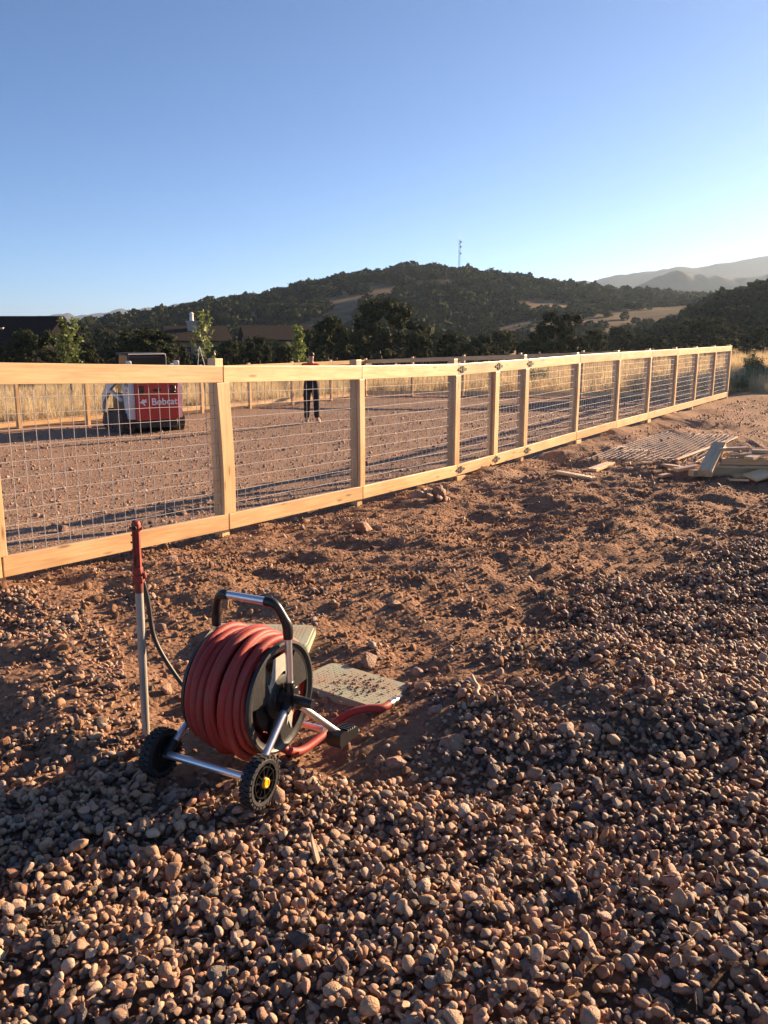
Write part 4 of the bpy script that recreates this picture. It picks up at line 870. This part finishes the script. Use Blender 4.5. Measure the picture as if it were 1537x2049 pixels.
bp(MB().box((-.666, -1.10, .98), (-.6605, -.88, 1.10)), 'decal', 'bred', tw[0], None); bp(MB().box((-.668, -1.08, 1.02), (-.6665, -.90, 1.06)), 'decal', 'letter', tw[0], None)

# ------------------------------------------------------------------ person standing in the arena
PXp, PYp = -1.86, 20.9; PZ = gz(PXp, PYp)
person = empty('person', (PXp, PYp, PZ), R(10), 'person in orange shirt and dark trousers standing with back to the camera', 'person'); person.scale = (1.06,) * 3
def skin_mesh(name, verts, edges, radii, m, parent, root=0, sub=2):
    me_ = bpy.data.meshes.new(name); me_.from_pydata(verts, edges, []); o = link(name, me_, parent); md = o.modifiers.new('skin', 'SKIN'); md.use_smooth_shade = True
    for i, sv in enumerate(me_.skin_vertices[0].data): sv.radius = radii[i] if isinstance(radii[i], tuple) else (radii[i], radii[i]); sv.use_root = (i == root)
    s_ = o.modifiers.new('sub', 'SUBSURF'); s_.levels = sub; s_.render_levels = sub; me_.materials.append(M[m]); return o
V = [(0, 0, .90), (0, 0, 1.05), (0, .01, 1.20), (0, .01, 1.36), (0, -.0, 1.44), (.005, -.01, 1.50), (.01, -.015, 1.58), (.01, -.015, 1.66),
     (-.10, 0, .86), (-.11, -.01, .48), (-.12, .02, .08), (-.12, -.03, .04), (-.12, .12, .03), (.10, 0, .86), (.12, -.0, .48), (.13, .0, .08), (.14, -.04, .04), (.20, .09, .03),
     (-.17, .01, 1.36), (-.21, .05, 1.12), (-.12, .22, 1.05), (-.06, .27, 1.06), (.17, .01, 1.36), (.21, .05, 1.12), (.12, .22, 1.05), (.06, .27, 1.06)]
Ed = [(0, 1), (1, 2), (2, 3), (3, 4), (4, 5), (5, 6), (6, 7), (0, 8), (8, 9), (9, 10), (10, 11), (10, 12), (0, 13), (13, 14), (14, 15), (15, 16), (15, 17), (3, 18), (18, 19), (19, 20), (20, 21), (3, 22), (22, 23), (23, 24), (24, 25)]
Rd = [(.13, .10), (.12, .09), (.14, .10), (.15, .09), .055, .06, (.075, .09), .05, .085, .062, .042, .035, .03, .085, .062, .042, .035, .03, .06, .045, .034, .03, .06, .045, .034, .03]
skin_mesh('body', V, Ed, Rd, 'skin', person)
skin_mesh('shirt', [(0, 0, 1.06), (0, 0, 1.12), (0, .01, 1.20), (0, .01, 1.36), (0, 0, 1.43), (-.17, .01, 1.36), (-.22, .02, 1.18), (.17, .01, 1.36), (.22, .02, 1.18)], [(0, 1), (1, 2), (2, 3), (3, 4), (3, 5), (5, 6), (3, 7), (7, 8)], [(.155, .125), (.145, .115), (.16, .12), (.165, .11), (.075, .075), .078, .07, .078, .07], 'shirt', person)
skin_mesh('trousers', [(0, 0, 1.14), (0, 0, .88), (-.10, 0, .82), (-.11, -.01, .48), (-.12, .02, .09), (.10, 0, .82), (.12, 0, .48), (.13, 0, .09)], [(0, 1), (1, 2), (2, 3), (3, 4), (1, 5), (5, 6), (6, 7)], [(.16, .13), (.16, .13), (.105, .11), .085, .068, (.105, .11), .085, .068], 'trou', person)
skin_mesh('hair', [(.01, -.035, 1.57), (.01, -.03, 1.64), (.01, -.01, 1.68)], [(0, 1), (1, 2)], [(.085, .085), (.086, .092), (.06, .07)], 'hair', person)
for sx_, dx in ((-.12, 0.0), (.14, .07)): skin_mesh('shoe', [(sx_, -.05, .045), (sx_ + dx * .3, .03, .045), (sx_ + dx, .14, .03)], [(0, 1), (1, 2)], [.045, .048, .036], 'shoe', person)

# ------------------------------------------------------------------ trees
def quads(P, nrm_jit, size, g, flat=0.0):
    n = len(P); u = g.normal(size=(n, 3)); u /= np.linalg.norm(u, axis=1)[:, None]; w = g.normal(size=(n, 3)); w -= (w * u).sum(1)[:, None] * u; w /= np.linalg.norm(w, axis=1)[:, None]
    s = (size * g.uniform(.6, 1.3, n))[:, None]; u = u * s; w = w * s * .55
    return np.stack([P - u - w * .3, P - w, P + u + w * .2, P + w], 1)
def juniper_meshes(seed, nclump=90, per=70, size=.050):
    g = np.random.default_rng(seed); cl = []
    while len(cl) < nclump:                                    # unit crown: height 1, radius about .5
        p = g.uniform(-1, 1, 3); h = (p[2] + 1) / 2; prof = (.32 + .68 * (1 - h) ** .5 * min(1, h * 5 + .45)) * .5
        a = math.atan2(p[1], p[0]); prof *= 1 + .22 * math.sin(a * 2 + seed) + .15 * math.sin(a * 5 + seed * 2 + h * 7)
        rr_ = math.hypot(p[0], p[1])
        if rr_ > 1 or rr_ < .45 and g.random() < .75 and h < .8: continue
        cl.append((p[0] * prof, p[1] * prof, .02 + h * .93))
    cl = np.array(cl); rad_ = g.uniform(.05, .11, nclump); P = []
    for c, r in zip(cl, rad_):
        q = g.normal(size=(per, 3)); q /= np.linalg.norm(q, axis=1)[:, None]; q *= (r * g.uniform(.55, 1.1, per))[:, None]; q[:, 2] = q[:, 2] * .9 + .2 * r; P.append(c + q)
    leaf = quads_np('foliage', quads(np.concatenate(P), 0, size * .42, g), M['jun'])
    mb = MB()
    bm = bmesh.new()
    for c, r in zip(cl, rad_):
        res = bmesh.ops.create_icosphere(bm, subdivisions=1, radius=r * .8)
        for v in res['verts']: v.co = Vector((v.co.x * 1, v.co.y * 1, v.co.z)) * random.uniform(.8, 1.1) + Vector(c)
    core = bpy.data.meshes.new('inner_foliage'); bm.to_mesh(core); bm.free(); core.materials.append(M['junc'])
    tk = MB()
    for k in range(3): a = k * 2.1 + seed; tk.tube(spline([(0, 0, -.04), (.04 * math.cos(a), .04 * math.sin(a), .15), (.12 * math.cos(a + .4), .12 * math.sin(a + .4), .45), (.14 * math.cos(a), .14 * math.sin(a), .72)], 4), [.035 - .0022 * i for i in range(13)], 7)
    trunk = mesh_np('trunk', tk.v, tk.f, M['bark'], 60)
    return leaf, core, trunk
JV = [juniper_meshes(s) for s in (1, 2, 3, 4, 5)]
def juniper(x, y, h, w, rz, v, label, group='junipers beyond the arena'):
    o = empty('juniper', (x, y, gz(x, y)), rz, label, 'tree', group)
    leaf, core, trunk = JV[v]; s = (w, w, h)
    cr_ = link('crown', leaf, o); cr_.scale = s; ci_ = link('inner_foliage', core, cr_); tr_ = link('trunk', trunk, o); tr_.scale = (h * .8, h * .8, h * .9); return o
JUN = [(60, 664, 120, 46, 'dark juniper at the far left below the dark roofed house'), (175, 690, 70, 50, 'low juniper right of the leftmost sapling'), (285, 660, 150, 47, 'broad juniper behind the loader'), (350, 690, 60, 52, 'low juniper in front of the chimneyed house'),
       (455, 680, 66, 58, 'juniper right of the middle sapling'), (512, 676, 72, 50, 'rounded juniper in front of the long tan wall'), (566, 694, 50, 52, 'low juniper left of the thin right hand sapling'), (664, 636, 112, 50, 'tall juniper on the left of the biggest one'),
       (772, 603, 158, 48, 'biggest dark juniper near the middle of the fence line'), (838, 662, 70, 46, 'small juniper hugging the right side of the biggest one'), (905, 668, 86, 50, 'rounded juniper right of the biggest one'), (962, 672, 70, 56, 'low juniper below the grassy hill, left one'), (1005, 662, 80, 62, 'juniper between the low ones and the pointed one'),
       (1062, 682, 60, 54, 'small juniper at the left foot of the pointed one'), (1122, 625, 128, 54, 'large pointed juniper behind the far end of the gate'), (1185, 660, 72, 56, 'juniper at the right shoulder of the pointed one'), (1245, 655, 86, 72, 'juniper half way between the pointed one and the fence end'), (1305, 672, 84, 60, 'low round juniper behind the far fence'),
       (1345, 648, 90, 84, 'juniper in the gap behind the round one'), (1415, 636, 118, 66, 'tall dark juniper near the far end of the fence'), (1462, 652, 70, 74, 'juniper just left of the fence end, further back'), (1530, 655, 90, 62, 'juniper at the right edge below the wooded slope'), (400, 668, 80, 85, 'juniper behind the middle sapling'), (625, 662, 60, 62, 'juniper behind the thin right hand sapling'), (205, 655, 70, 110, 'pale far juniper between the dark house and the hill'), (165, 650, 60, 115, 'pale far juniper left of another by the dark house')]
for i, (a, b, w, d, lab) in enumerate(JUN):
    p = on_y(a, b, d); g_z = gz(p.x, d); juniper(p.x, d, (p.z - g_z) * 1.03, w * d / FPX * 1.08, i * 1.7, i % 5, lab)
for i, (x, y, h) in enumerate(((20.5, 33.5, 5.6), (24.5, 36, 5.0), (27, 41, 6.0))): juniper(x, y, h, h * .95, i * 2.0, (i + 2) % 5, ['juniper out to the right of the fence end, nearest of three', 'juniper out to the right of the fence end, middle of three', 'juniper out to the right of the fence end, farthest of three'][i])

# low-detail junipers for the far woods (one mass)
def hill_juniper(seed):
    g = np.random.default_rng(seed); n = 130; q = g.normal(size=(n, 3)); q /= np.linalg.norm(q, axis=1)[:, None]; q *= (g.uniform(.55, 1.0, n))[:, None]
    q[:, 2] = .48 + q[:, 2] * .48; q[:, :2] *= (1.15 - .5 * q[:, 2])[:, None] * .62
    V = quads(q, 0, .17, g); return quads_np('far_tree', V, M['hilltree'])
HT = [hill_juniper(s) for s in range(5)]
g4 = np.random.default_rng(77); PP = []; SS = []
def grow(Hf, X, y0, y1, n, smin, smax, thr, sc_):
    x = g4.uniform(X[0], X[-1], n); y = g4.uniform(y0, y1, n); k = fbm(x * sc_, y * sc_ * .7, 303, 3) > thr; x, y = x[k], y[k]; ok = (np.abs(x) < y * .62 + 15) & ((Hf is not H1) | (x < 34) | (y > 222)); x, y = x[ok], y[ok]
    z = Hf(x, y) if Hf else ground_z(x, y); s = g4.uniform(smin, smax, len(x)); PP.append(np.stack([x, y, z - .1], -1)); SS.append(s)
grow(H1, X1, 165, 350, 9500, 1.6, 4.3, -.55, .07); grow(H2, X2, 140, 240, 2600, .8, 2.4, -.25, .09); grow(H3, X3, 60, 125, 1500, 1.2, 3.0, -1.5, .1)
grow(None, np.array([-80., 8.]), 70, 165, 700, 1.8, 3.6, -.1, .04); grow(None, np.array([8., 80.]), 75, 150, 420, 1.0, 2.0, 0, .04)
PP = np.concatenate(PP); SS = np.concatenate(SS); n = len(PP)
scatter('far_woodland', HT, PP, np.stack([np.zeros(n), np.zeros(n), g4.uniform(0, 6.28, n)], -1), np.stack([SS * g4.uniform(.9, 1.3, n), SS * g4.uniform(.9, 1.3, n), SS * g4.uniform(.75, 1.1, n)], -1), g4.integers(0, 5, n), None, 'dark juniper woodland covering the hill and the plain behind the arena')

# saplings
def sapling(px, top, d, wpx, lean, label, n=950):
    p = on_y(px, top, d); z0 = gz(p.x, d); h = p.z - z0; o = empty('sapling', (p.x, d, z0), 0, label, 'tree', 'young planted trees'); g = np.random.default_rng(int(px))
    tk = MB().tube([(0, 0, -.1), (lean * .3, 0, h * .4), (lean, 0, h * .97)], [.028, .02, .006], 8); w = wpx * d / FPX * .5; ends = []
    for k in range(18):
        z = h * (.38 + .55 * k / 18); a = k * 2.4; r = w * (1.0 - .55 * k / 18) * g.uniform(.6, 1); q0_ = Vector((lean * z / h, 0, z)); q1_ = q0_ + Vector((math.cos(a) * r, math.sin(a) * r, r * 1.1)); tk.tube([q0_, q0_.lerp(q1_, .5) + Vector((0, 0, -.02)), q1_], [.009, .006, .003], 5); ends.append((q0_, q1_))
    tk.build('trunk', M['bark'], o, 60); Pn = []
    for _ in range(n): a, b = ends[g.integers(0, 18)]; q_ = a.lerp(b, g.uniform(.25, 1.1)); Pn.append(np.array(q_) + g.normal(size=3) * .055)
    link('crown', quads_np('crown', quads(np.array(Pn), 0, .068, g), M['leaf']), o); return o
sapling(132, 634, 29, 62, .0, 'leafy green sapling at the left in front of the dark roofed house')
sapling(402, 615, 32, 58, .1, 'sparse green sapling in front of the chimneyed house', 420)
sapling(597, 646, 35, 30, .0, 'slim leafy sapling left of the person and the tall junipers', 750)
sp_ = on_y(398, 700, 31.5); o = empty('tree_stake', (sp_.x, 31.5, gz(sp_.x, 31.5)), 0, 'white propped stakes holding the sparse sapling by the far fence', 'stake')
hz0 = sp_.z - o.location.z
MB().tube([(-.25, 0, -.1), (.02, 0, hz0 + .10)], .014, 6).build('stake', M['tape'], o, 40); MB().tube([(.55, .1, -.1), (.02, .02, hz0 + .12)], .014, 6).build('stake', M['tape'], o, 40); MB().prism([(-.07, hz0 - .02), (.09, hz0 - .02), (.02, hz0 + .10)], -.02, .0).build('tag_board', M['tape'], o, 40)

# ------------------------------------------------------------------ houses beyond the trees
def house(name, x, y, rz, L, D, hw, hr_, wall, roof, label, wins=(), chimney=None, eave=.5):
    z = gz(x, y); o = empty(name, (x, y, z), rz, label, 'house')
    wl = MB().box((-L / 2, -D / 2, -.5), (L / 2, D / 2, hw)); wl.prism([(-D / 2, hw), (D / 2, hw), (0, hw + hr_)], -L / 2, L / 2, 'X'); wl.build('wall', M[wall], o, 30)
    k = hr_ / (D / 2); rf = MB(); th = .18
    for sg in (-1, 1): rf.prism([(sg * (D / 2 + eave), hw - k * eave + .03), (0, hw + hr_ + .03), (0, hw + hr_ + th), (sg * (D / 2 + eave), hw - k * eave + th)], -L / 2 - eave, L / 2 + eave, 'X')
    r_ = rf.build('roof', M[roof], o, 30)
    for (wx, wz, ww, wh_) in wins:
        f = MB().box((wx - ww / 2 - .08, -D / 2 - .05, wz - .08), (wx + ww / 2 + .08, -D / 2 + .01, wz + wh_ + .08)).build('window', M['darkwall'], o, 30); MB().box((wx - ww / 2, -D / 2 - .07, wz), (wx + ww / 2, -D / 2 - .052, wz + wh_)).build('pane', M['glass'], f, 30)
    if chimney:
        cx, cy, ch_ = chimney; c = MB().box((cx - .45, cy - .4, hw), (cx + .45, cy + .4, ch_)).box((cx - .55, cy - .5, ch_), (cx + .55, cy + .5, ch_ + .14)).build('chimney', M['chim'], r_, 30)
        MB().lathe([(ch_ + .14, .2), (ch_ + .75, .17), (ch_ + .76, .26), (ch_ + .95, .08)], 12, 'Z', Matrix.Translation((cx, cy, 0))).build('chimney_pot', M['tape'], c, 30)
    return o, r_
a = on_y(40, 637, 68); b = gz(a.x - 3, 68)
hd, rd = house('house', a.x - 5.6, 68, R(0), 17, 9, 2.4, a.z - b - 2.4, 'darkwall', 'roofd', 'dark house with a long shingle roof at the far left edge', ((4, .8, 1.4, 1.2), (-2, .8, 1.4, 1.2)), eave=.7)
sk_ = a.z - b - 2.4; MB().box((1.6, -2.35, 2.4 + sk_ * .52), (5.2, -2.05, 2.4 + sk_ * .52 + .24)).build('roof_vent', M['chim'], rd, 30)
a = on_y(373, 668, 78); b = gz(a.x, 78)
house('house', a.x + .4, 80, R(19), 5, 7, a.z - b - .7, 1.2, 'stucco', 'roofb', 'tan house with tiled roof and pale stone chimney behind the middle sapling', ((1.2, .7, 1.3, 1.3), (-1.6, .7, 1.3, 1.3)), (-.4, -1.0, a.z - b + 1.0))
a = on_y(548, 680, 86); b = gz(a.x, 86)
house('house', a.x, 88, R(16), 6.5, 7, a.z - b - .1, 1.3, 'stucco', 'roofb', 'long tan walled house with brown roof behind the round juniper', ((-2, .7, 1.2, 1.2), (2, .7, 1.2, 1.2)))

# ------------------------------------------------------------------ masts on the hill
def mast(px, top, h, w, label):
    p = on_y(px, top, 322); z0 = float(H1(np.array([p.x]), np.array([322.]))[0]); h = p.z - z0; o = empty('radio_mast', (p.x, 322, z0), 0, label, 'mast', 'masts on the hill'); mb = MB(); n = 12
    cs = [(w, 0), (-w / 2, w * .87), (-w / 2, -w * .87)]
    for a, b in cs: mb.tube([(a, b, -.5), (a, b, h * .86)], .06, 5)
    for k in range(n):
        z = h * .86 * k / n; z2 = h * .86 * (k + 1) / n
        for i in range(3): a, b = cs[i], cs[(i + 1) % 3]; mb.tube([(*a, z), (*b, z2)], .035, 4)
    mb.build('lattice', M['steel'], o, 60); MB().tube([(0, 0, h * .84), (0, 0, h)], .06, 6).build('aerial', M['steel'], o, 60)
    for k, z in enumerate((.55, .7, .8)): MB().lathe([(-.15, .35), (.15, .4)], 12, 'Y', Matrix.Translation((w + .2, -.1, h * z))).build('dish', M['tape'], o, 40)
mast(920, 466, 0, .32, 'tall thin lattice radio mast on the hill top'); mast(936, 520, 0, .22, 'short radio mast right of the tall one on the hill top')

# ------------------------------------------------------------------ dry grass and brush
def tuft(seed, nb=46, h=.6, spread=.22, m='drygrass', wd=.006):
    g = np.random.default_rng(seed); Q = []
    for _ in range(nb):
        a = g.uniform(0, 6.28); r = spread * math.sqrt(g.random()); b = np.array([math.cos(a) * r, math.sin(a) * r, -.03]); hh = h * g.uniform(.5, 1.1); ln = np.array([math.cos(a + g.normal() * .8), math.sin(a + g.normal() * .8), 0]) * hh * g.uniform(.05, .45); s = np.array([-ln[1], ln[0], 0]); s = s / (np.linalg.norm(s) + 1e-6) * wd
        mid_ = b + ln * .4 + np.array([0, 0, hh * .6]); tip = b + ln + np.array([0, 0, hh]); Q.append([b - s, b + s, mid_ + s * .8, mid_ - s * .8]); Q.append([mid_ - s * .8, mid_ + s * .8, tip + s * .2, tip - s * .2])
    return quads_np('tuft', np.array(Q), M[m])
TU = [tuft(s) for s in range(5)]
g5 = np.random.default_rng(99); x = g5.uniform(-30, 40, 16000); y = 20 + g5.random(16000) ** 1.5 * 50
q1 = -((x - CX) * (EY - CY) / 13.3 - (y - CY) * (EX - CX) / 13.3); q2 = -((x - DX) * (CY - DY) / 13.67 - (y - DY) * (CX - DX) / 13.67)
w_ = fbm(x * .4, y * .4, 404, 3); k = ((q1 > 1.3 + .8 * w_) | (q2 > 1.3 + .8 * w_)) & (np.abs(x) < y * .6 + 3) & (g5.random(16000) < .75 + .5 * w_) & ~((x > 9) & (y < 24.5 + .1 * x + w_)); x, y = x[k], y[k]; n = len(x); s = g5.uniform(.6, 1.25, n)
scatter('dry_grass', TU, np.stack([x, y, ground_z(x, y)], -1), np.stack([np.zeros(n), np.zeros(n), g5.uniform(0, 6.28, n)], -1), np.repeat(s[:, None], 3, 1), g5.integers(0, 5, n), None, 'tall blond dry grass growing outside the arena fences')
def bush(px, py, d, wpx, label, seed):
    p = on_y(px, py, d); z0 = gz(p.x, d); h = max(.5, p.z - z0); w = wpx * d / FPX; o = empty('sagebrush', (p.x, d, z0), seed, label, 'shrub', 'sagebrush by the fence end'); g = np.random.default_rng(seed)
    st_ = MB(); E_ = []
    for k in range(26):
        a = k * 2.4; r = w * .5 * math.sqrt((k + 1) / 26); e_ = Vector((math.cos(a) * r, math.sin(a) * r, h * g.uniform(.6, 1) * (1 - .4 * (r / w * 2) ** 2))); st_.tube([(0, 0, -.05), e_ * .5 + Vector((0, 0, .05)), e_], [.014, .008, .003], 5); E_.append(e_)
    st_.build('stem', M['bark'], o, 60); P_ = []
    for e_ in E_:
        for _ in range(70): P_.append(np.array(e_) * g.uniform(.55, 1.05) + g.normal(size=3) * w * .055)
    link('foliage', quads_np('foliage', quads(np.array(P_), 0, .035, g), M['sage']), o)
bush(1512, 692, 30, 44, 'taller sagebrush at the right edge beyond the fence end', 3); bush(1500, 735, 27, 70, 'wide sagebrush low at the right edge beyond the fence end', 4); bush(1560, 715, 29, 60, 'sagebrush partly outside the right edge', 5); bush(1075, 735, 34, 60, 'sagebrush seen through the mesh right of the gate', 6); bush(1480, 755, 26, 34, 'small sagebrush closest to the fence end', 7)

# ------------------------------------------------------------------ haze
hz = MB().box((-5600, -400, -8), (5600, 5400, 186)).build('haze', None, None, None); tag(hz, None, None, None, 'stuff'); hz['label'] = 'thin pale haze in the evening air'
hm = bpy.data.materials.new('haze_air'); hm.use_nodes = True; hm.node_tree.nodes.clear(); ho = hm.node_tree.nodes.new('ShaderNodeOutputMaterial'); pv = hm.node_tree.nodes.new('ShaderNodeVolumePrincipled')
pv.inputs['Color'].default_value = (.55, .75, 1.0, 1); pv.inputs['Density'].default_value = .00018; pv.inputs['Anisotropy'].default_value = .5
hm.node_tree.links.new(pv.outputs[0], ho.inputs['Volume']); hz.data.materials.clear(); hz.data.materials.append(hm)
